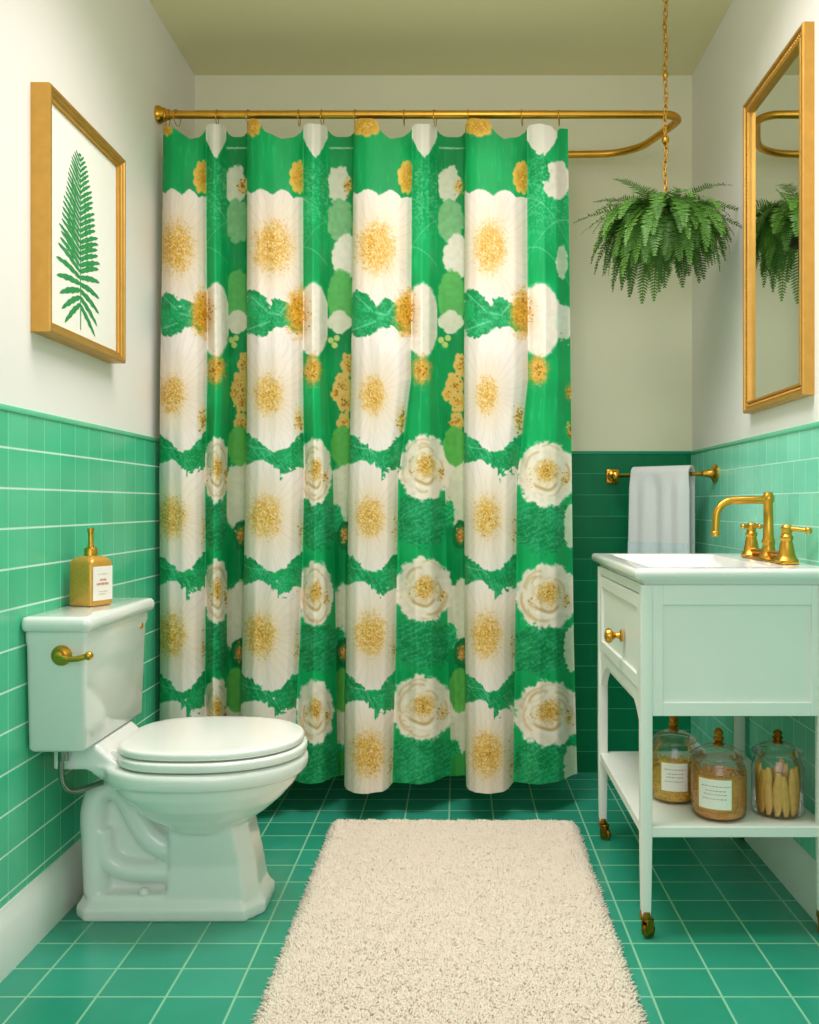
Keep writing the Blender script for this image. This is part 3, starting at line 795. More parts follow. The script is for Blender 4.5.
# ------------------------------------------------------------------ framed fern print on the left wall
F0, F1, FZ0, FZ1, FD = 1.985, 2.437, 1.343, 1.893, .044
t = thing('framed_print', 'fern leaf print in a deep gold frame on the left wall', 'picture', (XL, (F0 + F1) / 2, FZ0))
hwF, hF = (F1 - F0) / 2, FZ1 - FZ0
def frame_bm(hw, h, prof):
    """prof: (inset from the outer edge, distance from the wall) closed loop, mitred round the rectangle; local x out of wall, y along it"""
    bm = bm_new(); rings = []
    for sy, sz in ((-1, 0), (1, 0), (1, 1), (-1, 1)):
        rings.append([Vector((d, sy * (hw - i), (i if sz == 0 else h - i))) for i, d in prof])
    rings.append(rings[0]); add_loft(bm, rings, False, False)
    bmesh.ops.remove_doubles(bm, verts=bm.verts[:], dist=1e-6)
    return bm
link('frame', frame_bm(hwF, hF, [(0, 0), (0, .040), (.002, FD), (.008, FD), (.010, FD - .003), (.015, FD - .004), (.017, FD - .008), (.024, FD - .009), (.025, FD - .013), (.028, FD - .015), (.028, 0)]), M_gilt, t, 25)
bm = bm_new(); add_box(bm, (.001, -hwF + .02, .02), (.027, hwF - .02, hF - .02))
art = link('paper', bm, M_paper, t, 0); art['label'] = 'white paper behind glass'
# the printed fern: flat leaflets
bm = bm_new()
zb, zl, zt = 1.385 - FZ0, 1.446 - FZ0, 1.806 - FZ0
yc = 2.180 - (F0 + F1) / 2
def flat_strip(pts, ws, x=.0276):
    L = []; R_ = []
    for i, p in enumerate(pts):
        q0 = pts[max(0, i - 1)]; q1 = pts[min(len(pts) - 1, i + 1)]
        d = Vector((q1[0] - q0[0], q1[1] - q0[1])).normalized(); n = Vector((-d.y, d.x)) * ws[i]
        L.append(bm.verts.new((x, p[0] + n.x, p[1] + n.y))); R_.append(bm.verts.new((x, p[0] - n.x, p[1] - n.y)))
    for i in range(len(pts) - 1): bm.faces.new((L[i], R_[i], R_[i + 1], L[i + 1]))
flat_strip([(yc + .004 * (1 - k / 8) , zb + (zt - zb) * k / 8) for k in range(9)], [.0022] * 7 + [.0016, .0004], .0278)
NP = 27
for k in range(NP):
    u = k / (NP - 1)
    z = zl + (zt - zl) * (u ** .92) - .0
    Lf = .135 * (1 - u) ** .62 * (1 if u > .12 else .62 + 3.2 * u) + .006
    for s in (-1, 1):
        jit = random.uniform(.92, 1.06)
        pts = []; ws = []
        slope = (.30 + .55 * u) if u > .16 else (-.55 + u * 5.2)
        for j in range(9):
            f = j / 8
            y = yc + s * Lf * jit * f * (.96)
            zz = z + slope * Lf * f - (.12 * Lf * f * f) + random.uniform(-.0008, .0008)
            pts.append((y, zz)); ws.append((.0085 * (1 - u * .6)) * math.sin(PI * min(.98, .12 + f * .86)) ** .6 * (1 if j % 2 else .72) + .0003)
        flat_strip(pts, ws, .0276 + .00003 * (k % 3))
link('fern_picture', bm, M_leafpr, art, 0)['label'] = 'green pressed fern leaf'

# ------------------------------------------------------------------ mirror on the right wall
Q0, Q1, QZ0, QZ1, QD = 2.118, 2.564, 1.22, 2.098, .028
t = thing('wall_mirror', 'tall rectangular mirror in a gold frame on the right wall', 'mirror', (XR, (Q0 + Q1) / 2, QZ0), PI)
hwQ, hQ = (Q1 - Q0) / 2, QZ1 - QZ0
link('frame', frame_bm(hwQ, hQ, [(0, 0), (0, .024), (.002, QD), (.009, QD), (.011, QD - .005), (.024, QD - .008), (.026, QD - .003), (.031, QD - .003), (.034, QD - .010), (.034, 0)]), M_gilt, t, 25)
bm = bm_new(); add_box(bm, (.001, -hwQ + .03, .03), (.013, hwQ - .03, hQ - .03))
link('mirror_glass', bm, M_mirror, t, 0)
bm = bm_new()           # beaded inner moulding
def beads(y0, z0, y1, z1):
    n = int(math.hypot(y1 - y0, z1 - z0) / .011)
    for k in range(n):
        f = (k + .5) / n
        bmesh.ops.create_icosphere(bm, subdivisions=1, radius=.0048, matrix=Matrix.Translation((QD - .007, y0 + (y1 - y0) * f, z0 + (z1 - z0) * f)))
i_ = .0175
beads(-hwQ + i_, i_, hwQ - i_, i_); beads(-hwQ + i_, hQ - i_, hwQ - i_, hQ - i_)
beads(-hwQ + i_, i_, -hwQ + i_, hQ - i_); beads(hwQ - i_, i_, hwQ - i_, hQ - i_)
link('beaded_moulding', bm, M_gilt, t, 180)

# ------------------------------------------------------------------ hanging fern on its chain
FX, FY, FZ = .620, 2.69, 1.845
t = thing('hanging_chain', 'slim brass chain dropping from the ceiling to the fern', 'chain', (FX, FY, FZ))
bm = bm_new(); add_torus(bm, .0085, .0022, Matrix.Rotation(PI / 2, 4, 'X'), 18, 7, 0.72)
bmesh.ops.scale(bm, verts=bm.verts[:], vec=(1, 1, 1.55))
z0 = .0; pitch = .0205; n = int((ZC - FZ - .03) / pitch)
lk = link('link', bm, M_gold, t, 180, (0, 0, .01))
for k in range(1, n):
    c = lk.copy(); COL.objects.link(c); c.parent = t
    c.location = (.002 * math.sin(k * .9), 0, .01 + k * pitch); c.rotation_euler = (0, 0, (PI / 2 if k % 2 else 0) + .3)
bm = bm_new()
top = ZC - FZ
add_lathe(bm, [(0, top), (.022, top), (.022, top - .004), (.010, top - .012), (.004, top - .014), (.004, top - .022)], 20)
add_torus(bm, .010, .0025, Matrix.Translation((0, 0, top - .026)) @ Matrix.Rotation(PI / 2, 4, 'X'), 18, 7)
link('ceiling_hook', bm, M_gold, t, 60)
bm = bm_new()           # swivel ball half way down
add_lathe(bm, [(0, -.014), (.006, -.012), (.011, -.004), (.0115, .004), (.007, .011), (0, .014)], 16, Matrix.Translation((0, 0, .205)))
link('swivel', bm, M_gold, t, 60)
bm = bm_new()
add_lathe(bm, [(0, -.012), (.005, -.010), (.009, 0), (.005, .010), (0, .012)], 16, Matrix.Translation((0, 0, .40)))
link('swivel', bm, M_gold, t, 60)

t = thing('hanging_fern', 'bushy green fern hanging by a chain in front of the rod end', 'plant', (FX, FY, FZ - .112))
bm = bm_new()
add_lathe(bm, [(0, 0), (.035, .0), (.055, .03), (.062, .07), (.058, .075), (.04, .085), (0, .09)], 24)
link('pot', bm, M_pot, t, 50)
bm = bm_new()
for k in range(3):
    a_ = k * 2 * PI / 3 + .5
    add_tube(bm, [(.058 * math.cos(a_), .058 * math.sin(a_), .072), (.02 * math.cos(a_), .02 * math.sin(a_), .098), (0, 0, .104)], .0016, 6)
link('hanger_wire', bm, M_gold, t, 50)
fv, ff, fresh = [], [], []
fr = random.Random(21)
def frond(az, el, L, bend, width, tone):
    p = Vector((.030 * math.cos(az), .030 * math.sin(az), .085)); n = 30
    d_el = el; pts = []; dirs = []
    for i in range(n + 1):
        pts.append(p.copy()); u = i / n
        dr = Vector((math.cos(az) * math.cos(d_el), math.sin(az) * math.cos(d_el), math.sin(d_el)))
        dirs.append(dr); p = p + dr * (L / n)
        d_el = max(-1.42, d_el - bend / n * (1.45 - u * .9))
        az_ = 0
    side0 = Vector((-math.sin(az), math.cos(az), 0))
    # rachis
    for i in range(n):
        b = len(fv); w = .0011
        fv.extend([pts[i] + side0 * w, pts[i] - side0 * w, pts[i + 1] - side0 * w, pts[i + 1] + side0 * w]); ff.append((b, b + 1, b + 2, b + 3)); fresh.extend([tone * .6] * 4)
    for i in range(3, n + 1):
        u = i / n
        ll = width * (math.sin(PI * min(1, .16 + u * .80)) ** .8) * fr.uniform(.88, 1.1)
        up = side0.cross(dirs[i]).normalized()
        for s in (-1, 1):
            tip = (side0 * s * .92 + dirs[i] * .38 - up * fr.uniform(-.1, .28)).normalized()
            wv = dirs[i] * (L / n) * .40
            b = len(fv); q = pts[i]
            mid = q + tip * ll * .5 + up * ll * .06
            fv.extend([q - wv * .6, q + wv * .6, mid + wv * .95, mid - wv * .95, q + tip * ll + wv * .4 - up * ll * .06])
            ff.append((b, b + 1, b + 2, b + 3)); ff.append((b + 3, b + 2, b + 4))
            g = tone * (.75 + .25 * u); fresh.extend([g * .8, g * .8, g, g, min(1, g * 1.15)])
for i in range(165):
    az = 2.399963 * i + fr.uniform(-.2, .2); q = i / 165
    if q < .2:  el, L, bend = fr.uniform(.7, 1.05), fr.uniform(.18, .235), fr.uniform(1.6, 2.2)
    elif q < .5: el, L, bend = fr.uniform(.35, .8), fr.uniform(.23, .30), fr.uniform(1.5, 2.2)
    else: el, L, bend = fr.uniform(-.1, .45), fr.uniform(.21, .30), fr.uniform(1.3, 2.2)
    lim = 1.0
    if math.cos(az) > .45: lim = .86                      # the wall is close on this side
    frond(az, el, L * lim * .93, bend, fr.uniform(.026, .036), fr.uniform(.2, .95))
for az, el, L, bend in ((PI * .98, .5, .25, .95), (.05, .62, .235, .95), (PI * 1.08, .35, .26, 1.1), (-.12, .32, .23, 1.0), (PI * .8, 1.0, .22, 1.2), (.9, 1.35, .13, .5), (2.2, 1.1, .19, 1.1), (-.9, .9, .22, 1.3), (-2.2, .9, .22, 1.5), (1.45, 1.25, .17, .7), (2.75, .95, .21, 1.0), (-2.6, 1.05, .2, 1.1), (.35, .95, .19, 1.0)):
    frond(az, el, L, bend, .026, .5)
me = bpy.data.meshes.new('foliage'); me.from_pydata([tuple(v) for v in fv], [], ff); me.update()
at2 = me.attributes.new('Fresh', 'FLOAT', 'POINT'); at2.data.foreach_set('value', np.array(fresh, np.float32))
link_mesh('foliage', me, M_fern, t, 0)

# ------------------------------------------------------------------ towel bar and towel
BZ = 1.062; b0 = Vector((.552, 3.150, BZ)); b1 = Vector((XR - TT, 2.905, BZ))
t = thing('towel_bar', 'brass towel bar across the back corner of the tiled wall', 'towel rail', (b0.x, YB - TT, BZ))
O = Vector((b0.x, YB - TT, BZ))
bm = bm_new(); add_tube(bm, [b0 - O, b1 - O + Vector((.001, 0, 0))], .0065, 14); link('bar', bm, M_goldp, t, 50)
bm = bm_new()
add_box(bm, (-.024, -.012, -.026), (.024, .0, .026), .006)
add_lathe(bm, [(.020, .012), (.018, .018), (.010, .022), (.009, .062), (.013, .066), (.015, .074), (.013, .082), (.006, .086), (0, .087)], 24, Matrix.Rotation(PI / 2, 4, 'X'))
link('wall_bracket', bm, M_gold, t, 40)
bm = bm_new()
add_lathe(bm, [(0, 0), (.030, 0), (.030, .006), (.022, .011), (.014, .018), (.011, .03), (.010, .045), (0, .046)], 28, Matrix.Translation(b1 - O) @ Matrix.Rotation(-PI / 2, 4, 'Y'))
link('wall_bracket', bm, M_gold, t, 40)

tw = bm_new()
ang = math.atan2(b1.y - b0.y, b1.x - b0.x)
W_, DF, DB = .214, .335, .30
nx, nl = 60, 120
rad = .021
def towel_pt(u, s):
    """u across 0..1, s along 0..1 (front hem to back hem)"""
    Lt = DF + PI * rad + DB; d = s * Lt
    x = (u - .5) * W_
    fold = (.006 * math.sin(u * 9 + .6) + .005 * math.sin(u * 21 + 2)) 
    if d < DF: z = -(DF - d); y = -rad - fold * min(1, (DF - d) / .05) - .006 * (DF - d) / DF; x *= 1 + .03 * (DF - d) / DF
    elif d < DF + PI * rad:
        a_ = (d - DF) / rad; z = rad * math.sin(a_); y = -rad * math.cos(a_)
    else: z = -(d - DF - PI * rad); y = rad
    return Vector((x, y, z))
g = [[tw.verts.new(towel_pt(i / nx, j / nl)) for i in range(nx + 1)] for j in range(nl + 1)]
for j in range(nl):
    for i in range(nx): tw.faces.new((g[j][i], g[j][i + 1], g[j + 1][i + 1], g[j + 1][i]))
fc = 0.5 * ((628 + 692) / 2 - PX0) * 2 / FPX
tx = .688; f_ = (tx - b0.x) / (b1.x - b0.x); tyy = b0.y + (b1.y - b0.y) * f_
tloc = (tx, tyy, BZ + .004)
tow = link('hand_towel', tw, M_towel, None, 180, tloc)
tow.rotation_euler = (0, 0, ang)
md = tow.modifiers.new('thick', 'SOLIDIFY'); md.thickness = .009; md.offset = 0
tag(tow, 'white towel folded over the brass bar behind the sink', 'towel')
bm = bm_new()
gb = []
for j in range(8):
    d = .062 + j * .006
    gb.append([bm.verts.new(towel_pt(i / nx, d / (DF + PI * rad + DB)) + Vector((0, -.0055, 0))) for i in range(nx + 1)])
for j in range(7):
    for i in range(nx): bm.faces.new((gb[j][i], gb[j][i + 1], gb[j + 1][i + 1], gb[j + 1][i]))
hb = link('woven_band', bm, M_towelb, tow, 180)
hb['label'] = 'pale blue woven band'

# ------------------------------------------------------------------ vanity: cabinet on legs with a shelf
VX0, VX1, VY0, VY1 = .403, XR - TT - .0115, 1.982, 2.60
t = thing('vanity_cabinet', 'white open-legged vanity cabinet on brass casters at the right wall', 'cabinet', (VX0, VY0, 0))
wX, wY = VX1 - VX0, VY1 - VY0
CB, CT = .494, .783                # cabinet box bottom and top
LEG = .026
CAST = .052
# near and far side panels, back; framed panels with a recessed field
def framed_panel(x0, x1, z0, z1, y, th, top=.044, side=.024, bot=.030, rec=.007):
    bm = bm_new()
    add_box(bm, (x0, y, z0), (x0 + side, y + th, z1), .0012, 1); add_box(bm, (x1 - side * .6, y, z0), (x1, y + th, z1), .0012, 1)
    add_box(bm, (x0 + side, y, z1 - top), (x1 - side * .6, y + th, z1), .0012, 1); add_box(bm, (x0 + side, y, z0), (x1 - side * .6, y + th, z0 + bot), .0012, 1)
    add_box(bm, (x0 + side, y + rec, z0 + bot), (x1 - side * .6, y + th, z1 - top))
    return bm
link('side_panel', framed_panel(LEG, wX - LEG, CB, CT, .004, .02), M_vanity, t, 30)
bm = framed_panel(LEG, wX - LEG, CB, CT, .004, .02)
bmesh.ops.scale(bm, verts=bm.verts[:], vec=(1, -1, 1)); bmesh.ops.translate(bm, verts=bm.verts[:], vec=(0, wY, 0))
link('side_panel', bm, M_vanity, t, 30)
bm = bm_new(); add_box(bm, (wX - .018, LEG, CB), (wX - .004, wY - LEG, CT)); link('back_panel', bm, M_vanity, t, 0)
bm = bm_new(); add_box(bm, (.02, .02, CB), (wX - .018, wY - .02, CB + .012)); link('bottom_panel', bm, M_vanity, t, 0)
# front (faces the room): drawer, and an apron below with arched corners
bm = bm_new()
add_box(bm, (.006, LEG, CT - .022), (.024, wY - LEG, CT))
n = 40; prof = []
y0, y1 = LEG - .004, wY - LEG + .004
for i in range(n + 1):
    y = y0 + (y1 - y0) * i / n; e = min(i, n - i) / n
    z = CB + .022 - .075 * max(0, 1 - e / .22) ** 2.0
    prof.append((y, z))
ra_ = [Vector((.006, y, z)) for y, z in prof] + [Vector((.006, y1, CB + .05)), Vector((.006, y0, CB + .05))]
rb_ = [Vector((.024, v.y, v.z)) for v in ra_]
add_loft(bm, [ra_, rb_])
link('apron', bm, M_vanity, t, 30)
bm = bm_new()
dy0, dy1, dz0, dz1 = LEG + .003, wY - LEG - .003, CB + .053, CT - .025
sd = .03
add_box(bm, (.002, dy0, dz0), (.024, dy0 + sd, dz1), .0015, 1); add_box(bm, (.002, dy1 - sd, dz0), (.024, dy1, dz1), .0015, 1)
add_box(bm, (.002, dy0 + sd, dz1 - sd), (.024, dy1 - sd, dz1), .0015, 1); add_box(bm, (.002, dy0 + sd, dz0), (.024, dy1 - sd, dz0 + sd), .0015, 1)
add_box(bm, (.009, dy0 + sd, dz0 + sd), (.024, dy1 - sd, dz1 - sd))
dr = link('drawer', bm, M_vanity, t, 30)
bm = bm_new()
add_lathe(bm, [(0, 0), (.015, 0), (.015, .004), (.008, .007), (.006, .016), (.010, .022), (.0175, .028), (.0185, .034), (.016, .040), (.008, .043), (0, .043)], 24, Matrix.Translation((.003, .245, .637)) @ Matrix.Rotation(-PI / 2, 4, 'Y'))
link('knob', bm, M_gold, dr, 40)['label'] = 'round brass knob'
# legs with casters
def leg_bm():
    bm = bm_new()
    rings = []
    for z, hwid in ((CAST, .0105), (.12, .0115), (.23, .0128), (.30, .013), (CT, .013)):
        rings.append(rrect(-hwid, hwid, hwid, .003, z, 2))
    add_loft(bm, rings); return bm
def caster_bm():
    bm = bm_new()
    add_lathe(bm, [(0, .062), (.0125, .062), (.0135, .056), (.0135, .048), (.009, .044), (.006, .040), (0, .040)], 18)
    for s in (-1, 1):
        add_box(bm, (-.004, s * .009 - .0015, .012), (.016, s * .009 + .0015, .044), .001, 1)
    add_box(bm, (-.008, -.011, .038), (.016, .011, .044), .002, 1)
    return bm
def wheel_bm():
    bm = bm_new()
    add_lathe(bm, [(0, -.007), (.012, -.007), (.0155, -.005), (.0155, .005), (.012, .007), (0, .007)], 22, Matrix.Translation((.008, 0, .0155)) @ Matrix.Rotation(PI / 2, 4, 'X'))
    return bm
leg0 = None
for lx, ly, rz in ((.013, .013, .5), (.013, wY - .013, -.6), (wX - .013, .013, 1.2), (wX - .013, wY - .013, .3)):
    if leg0 is None:
        leg0 = link('leg', leg_bm(), M_vanity, t, 30); cs = link('caster', caster_bm(), M_bronze, leg0, 40); link_wheel = link('wheel', wheel_bm(), M_bronze, t, 40)
        # depth limit: the wheel stays with its caster as one level, both under the leg
        link_wheel.parent = leg0; g_ = leg0
        cs['label'] = 'brass caster'
    else:
        g_ = copy_tree(leg0, t)
    g_.location = (lx, ly, 0)
    for ch in [x for x in bpy.data.objects if x.parent == g_]: ch.rotation_euler = (0, 0, rz)
# shelf
bm = bm_new(); add_box(bm, (.004, .004, .226), (wX - .004, wY - .004, .250), .002, 1)
link('shelf', bm, M_vanity, t, 30)

# ------------------------------------------------------------------ sink top with a rectangular basin
SX0, SX1, SY0, SY1, SZ0, SZ1 = .388, XR - TT - .001, 1.966, 2.618, .7835, .820
t = thing('sink', 'white porcelain sink top with rectangular basin on the vanity', 'sink', (SX0, SY0, SZ0))
bx0, bx1, by0, by1 = .050, .330, .060, .582
sw, sl, st = SX1 - SX0, SY1 - SY0, SZ1 - SZ0
bm = bm_new()
def rr2(x0, x1, y0, y1, r, z, n=5):
    pts = []
    for cx, cy, a0 in ((x1 - r, y1 - r, 0), (x0 + r, y1 - r, PI / 2), (x0 + r, y0 + r, PI), (x1 - r, y0 + r, 1.5 * PI)):
        for k in range(n + 1):
            a_ = a0 + PI / 2 * k / n; pts.append(Vector((cx + r * math.cos(a_), cy + r * math.sin(a_), z)))
    return pts
o_ = .012
rings = [rr2(bx0 + .06, bx1 - .05, by0 + .06, by1 - .06, .03, -.02),
         rr2(o_ + .012, sw, o_ + .012, sl - o_ - .012, .004, 0), rr2(o_ + .004, sw, o_ + .004, sl - o_ - .004, .006, .010), rr2(.002, sw, .002, sl - .002, .008, .016), rr2(0, sw, 0, sl, .008, .022), rr2(0, sw, 0, sl, .008, st - .008),
         rr2(.002, sw, .002, sl - .002, .008, st - .002), rr2(.007, sw, .007, sl - .007, .008, st),
         rr2(bx0 - .006, bx1 + .006, by0 - .006, by1 + .006, .022, st), rr2(bx0, bx1, by0, by1, .02, st - .004), rr2(bx0 + .008, bx1 - .006, by0 + .008, by1 - .008, .022, st - .04),
         rr2(bx0 + .03, bx1 - .03, by0 + .03, by1 - .03, .03, st - .085), rr2(bx0 + .10, bx1 - .10, by0 + .2, by1 - .2, .03, st - .092)]
add_loft(bm, rings[1:], False, True)
link('basin', bm, M_sink, t, 50)
bm = bm_new(); add_lathe(bm, [(.022, 0), (.021, .003), (.016, .003), (.013, .001), (0, .001)], 24, Matrix.Translation(((bx0 + bx1) / 2, (by0 + by1) / 2, st - .092)))
link('drain', bm, M_dglass, t, 50)

# ------------------------------------------------------------------ bridge faucet
FXc, FYc = .776, 2.25
t = thing('faucet', 'brass bridge faucet with curved spout standing on the sink', 'faucet', (FXc, FYc, SZ1))
bm = bm_new()
add_box(bm, (-.020, -.155, .0005), (.020, .155, .008), .004)
add_tube(bm, [(0, -.13, .020), (0, .13, .020)], .0085, 12)
link('base_plate', bm, M_gold, t, 45)
bm = bm_new()
add_lathe(bm, [(0, .006), (.024, .006), (.024, .012), (.019, .018), (.016, .030), (.0145, .04), (.0165, .046), (.0165, .052), (.0135, .056), (.012, .10), (.0115, .145), (.0145, .149), (.0145, .162), (.012, .166), (.010, .172), (0, .174)], 28)
link('post', bm, M_gold, t, 40)
bm = bm_new()
sp = [(0, 0, .152), (-.04, 0, .153)] + [(-.086 - .045 * math.sin(a_), 0, .107 + .045 * math.cos(a_)) for a_ in np.linspace(0, PI / 2, 10)] + [(-.132, 0, .085), (-.133, 0, .064)]
add_tube(bm, sp, .0095, 16)
add_lathe(bm, [(.0095, 0), (.0112, .001), (.0112, .010), (.0095, .012)], 18, Matrix.Translation((-.133, 0, .062)))
link('spout', bm, M_gold, t, 50)
def handle_bm(lever):
    bm = bm_new()
    add_lathe(bm, [(0, .004), (.026, .004), (.027, .010), (.023, .016), (.020, .020), (.0155, .046), (.013, .056), (.0155, .060), (.0155, .066), (.012, .070), (.012, .078), (.0135, .081), (.0135, .088), (.009, .093), (0, .094)], 26)
    if lever:
        dv = Vector((.55, -.62, 0)).normalized()
        ps = [Vector((0, 0, .083)), dv * .02 + Vector((0, 0, .084)), dv * .05 + Vector((0, 0, .081))]
        add_tube(bm, ps, [.006, .0055, .005], 10)
        bmesh.ops.create_uvsphere(bm, u_segments=12, v_segments=8, radius=.0085, matrix=Matrix.Translation(dv * .054 + Vector((0, 0, .081))))
    else:
        for k in range(4):
            a_ = k * PI / 2 + .5; dv = Vector((math.cos(a_), math.sin(a_), 0))
            add_tube(bm, [Vector((0, 0, .084)), dv * .026 + Vector((0, 0, .084))], [.006, .0045], 10)
            bmesh.ops.create_uvsphere(bm, u_segments=10, v_segments=8, radius=.0072, matrix=Matrix.Translation(dv * .029 + Vector((0, 0, .084))))
    return bm
o = link('handle', handle_bm(True), M_gold, t, 40); o.location = (.0, -.125, 0); o['label'] = 'near handle with a lever toward the wall'
o = link('handle', handle_bm(False), M_gold, t, 40); o.location = (.0, .13, 0); o['label'] = 'far handle with a cross grip'

# ------------------------------------------------------------------ glass jars on the shelf
SHZ = .2502
JR = .057
def jar_profile(R, h):
    return [(0, .003), (R * .80, .002), (R * .93, .004), (R * .99, .012), (R, .022), (R, h * .70), (R * .99, h * .78), (R * .93, h * .87), (R * .86, h * .93), (R * .84, h * .96), (R * .88, h * .985), (R * .88, h)]
def make_jar(label, x, y, R, h, rotz, card=True, seed=0, finial_h=1.0, cw=.03):
    t = thing('glass_jar', label, 'jar', (x, y, SHZ), rotz, 'glass jars on the vanity shelf')
    bm = bm_new(); add_lathe(bm, jar_profile(R, h), 56); link('body', bm, M_glass, t, 60)
    bm = bm_new()
    add_lathe(bm, [(R * .84, h + .0005), (R * .97, h + .001), (R * .99, h + .004), (R * .96, h + .008), (R * .80, h + .013), (R * .55, h + .021), (R * .25, h + .026), (0, h + .027)], 56)
    add_lathe(bm, [(R * .80, h - .012), (R * .80, h + .002)], 56)
    ld = link('lid', bm, M_glass, t, 60)
    bm = bm_new(); z = h + .024; q = finial_h
    add_lathe(bm, [(0, z), (.012, z), (.013, z + .004 * q), (.008, z + .008 * q), (.0115, z + .013 * q), (.0125, z + .018 * q), (.009, z + .022 * q), (.0095, z + .026 * q), (.0115, z + .030 * q), (.0085, z + .036 * q), (.004, z + .040 * q), (0, z + .041 * q)], 20)
    link('finial', bm, M_bronze, ld, 40)['label'] = 'brass finial'
    if card:
        def patch(bm, half, z0, z1, r, n=14):
            vr = [[bm.verts.new((r * math.cos(-PI / 2 + half * (2 * k / n - 1)), r * math.sin(-PI / 2 + half * (2 * k / n - 1)), z)) for k in range(n + 1)] for z in (z0, z1)]
            for k in range(n): bm.faces.new((vr[0][k], vr[0][k + 1], vr[1][k + 1], vr[1][k]))
        hw = cw / R; zc = h * .5
        bm = bm_new(); patch(bm, hw * 1.13, zc - .040, zc + .034, R + .0006)
        bo = link('label_border', bm, M_soap, t, 180)
        bm = bm_new(); patch(bm, hw, zc - .036, zc + .030, R + .0011)
        lc = link('label_card', bm, M_label, t, 180); lc['label'] = 'white paper label'
        bm = bm_new(); r2 = random.Random(seed)
        for zz, wd in ((.014, .8), (.004, .55), (-.004, .62), (-.014, .7)):
            a_ = -wd * hw
            while a_ < wd * hw:
                da = r2.uniform(.03, .10); r3 = R + .0015
                vs = [bm.verts.new((r3 * math.cos(-PI / 2 + q_), r3 * math.sin(-PI / 2 + q_), zc + zz + dz)) for q_, dz in ((a_, 0), (a_ + da, 0), (a_ + da, .0022), (a_, .0022))]
                bm.faces.new(vs); a_ += da + .035
        link('lettering', bm, M_ink, lc, 0)
    return t
def grains(name, x, y, R, h, m, label, size, n, seed, rough=.5):
    r = np.random.default_rng(seed); bm = bm_new()
    add_lathe(bm, [(0, .006), (R * .84, .006), (R * .92, .016), (R * .92, h - .006), (R * .5, h - .002), (0, h)], 40)
    for i in range(n):
        a_ = r.random() * 2 * PI
        if r.random() < .78: rad_, z = R * r.uniform(.90, .945), r.uniform(.012, h - .002)
        else: rad_, z = R * .93 * math.sqrt(r.random()), h + r.uniform(-.004, .003)
        s = size * r.uniform(.7, 1.3)
        mt_ = Matrix.Translation((rad_ * math.cos(a_), rad_ * math.sin(a_), z)) @ Matrix.Rotation(r.random() * 6, 4, 'Z') @ Matrix.Rotation(r.random() * 6, 4, 'X') @ Matrix.Diagonal((s, s * .6, s * .35, 1))
        bmesh.ops.create_icosphere(bm, subdivisions=1, radius=1.0, matrix=mt_)
    o = link(name, bm, m, None, 180, (x, y, SHZ)); tag(o, label, 'jar filling', None, 'stuff'); return o
J = [(.522, 2.178, .057, .140), (.597, 2.062, .062, .135), (.737, 2.075, .059, .138)]
make_jar('lidded glass jar of yellow flakes at the back left of the shelf', *J[0], rotz=-.2, seed=1, cw=.031)
make_jar('lidded glass jar of brown grains with a white label, middle of the shelf', *J[1], rotz=-.42, seed=2, cw=.037)
make_jar('unlabelled glass jar of biscuit sticks nearest the wall on the shelf', *J[2], rotz=0, card=False, finial_h=.75)
grains('oat_flakes', J[0][0], J[0][1], J[0][2], .088, M_oat, 'yellow flakes filling the back left jar', .0055, 650, 1)
grains('brown_grains', J[1][0], J[1][1], J[1][2], .098, M_gran, 'brown grains filling the middle labelled jar', .0042, 850, 2)
# biscuit sticks stand in the third jar
def stick_bm(L):
    bm = bm_new(); rings = []
    for q in range(13):
        f = q / 12; e = math.sin(PI * min(max(f, .03), .97)) ** .35
        rings.append([Vector((.0108 * e * math.copysign(abs(math.cos(a_)) ** .7, math.cos(a_)) + .0012 * math.sin(f * 9), .0078 * e * math.copysign(abs(math.sin(a_)) ** .7, math.sin(a_)), L * f)) for a_ in np.linspace(0, 2 * PI, 14, endpoint=False)])
    add_loft(bm, rings); return bm
st0 = None; sr = random.Random(4)
spots = []
for k in range(13): spots.append((.0405, k * 2 * PI / 13))
for k in range(5): spots.append((.020, k * 2 * PI / 6 + .3))
for k, (rd, a_) in enumerate(spots):
    if st0 is None: st0 = link('biscuit_stick', stick_bm(.100), M_bisc, None, 60); o = st0
    else: o = st0.copy(); COL.objects.link(o)
    o.location = (J[2][0] + rd * math.cos(a_), J[2][1] + rd * math.sin(a_), SHZ + .0055)
    ln = sr.uniform(.78, 1.12) if math.sin(a_) > -.3 else sr.uniform(.72, 1.1)
    o.scale = (1, 1, ln)
    tl = sr.uniform(-.07, .07)
    o.rotation_euler = (math.sin(a_) * .03 + tl * .5, -math.cos(a_) * .03 + tl, a_ + PI / 2 + sr.uniform(-.3, .3))
    tag(o, 'golden biscuit stick standing in the jar nearest the wall', 'biscuit', 'biscuit sticks in the jar')

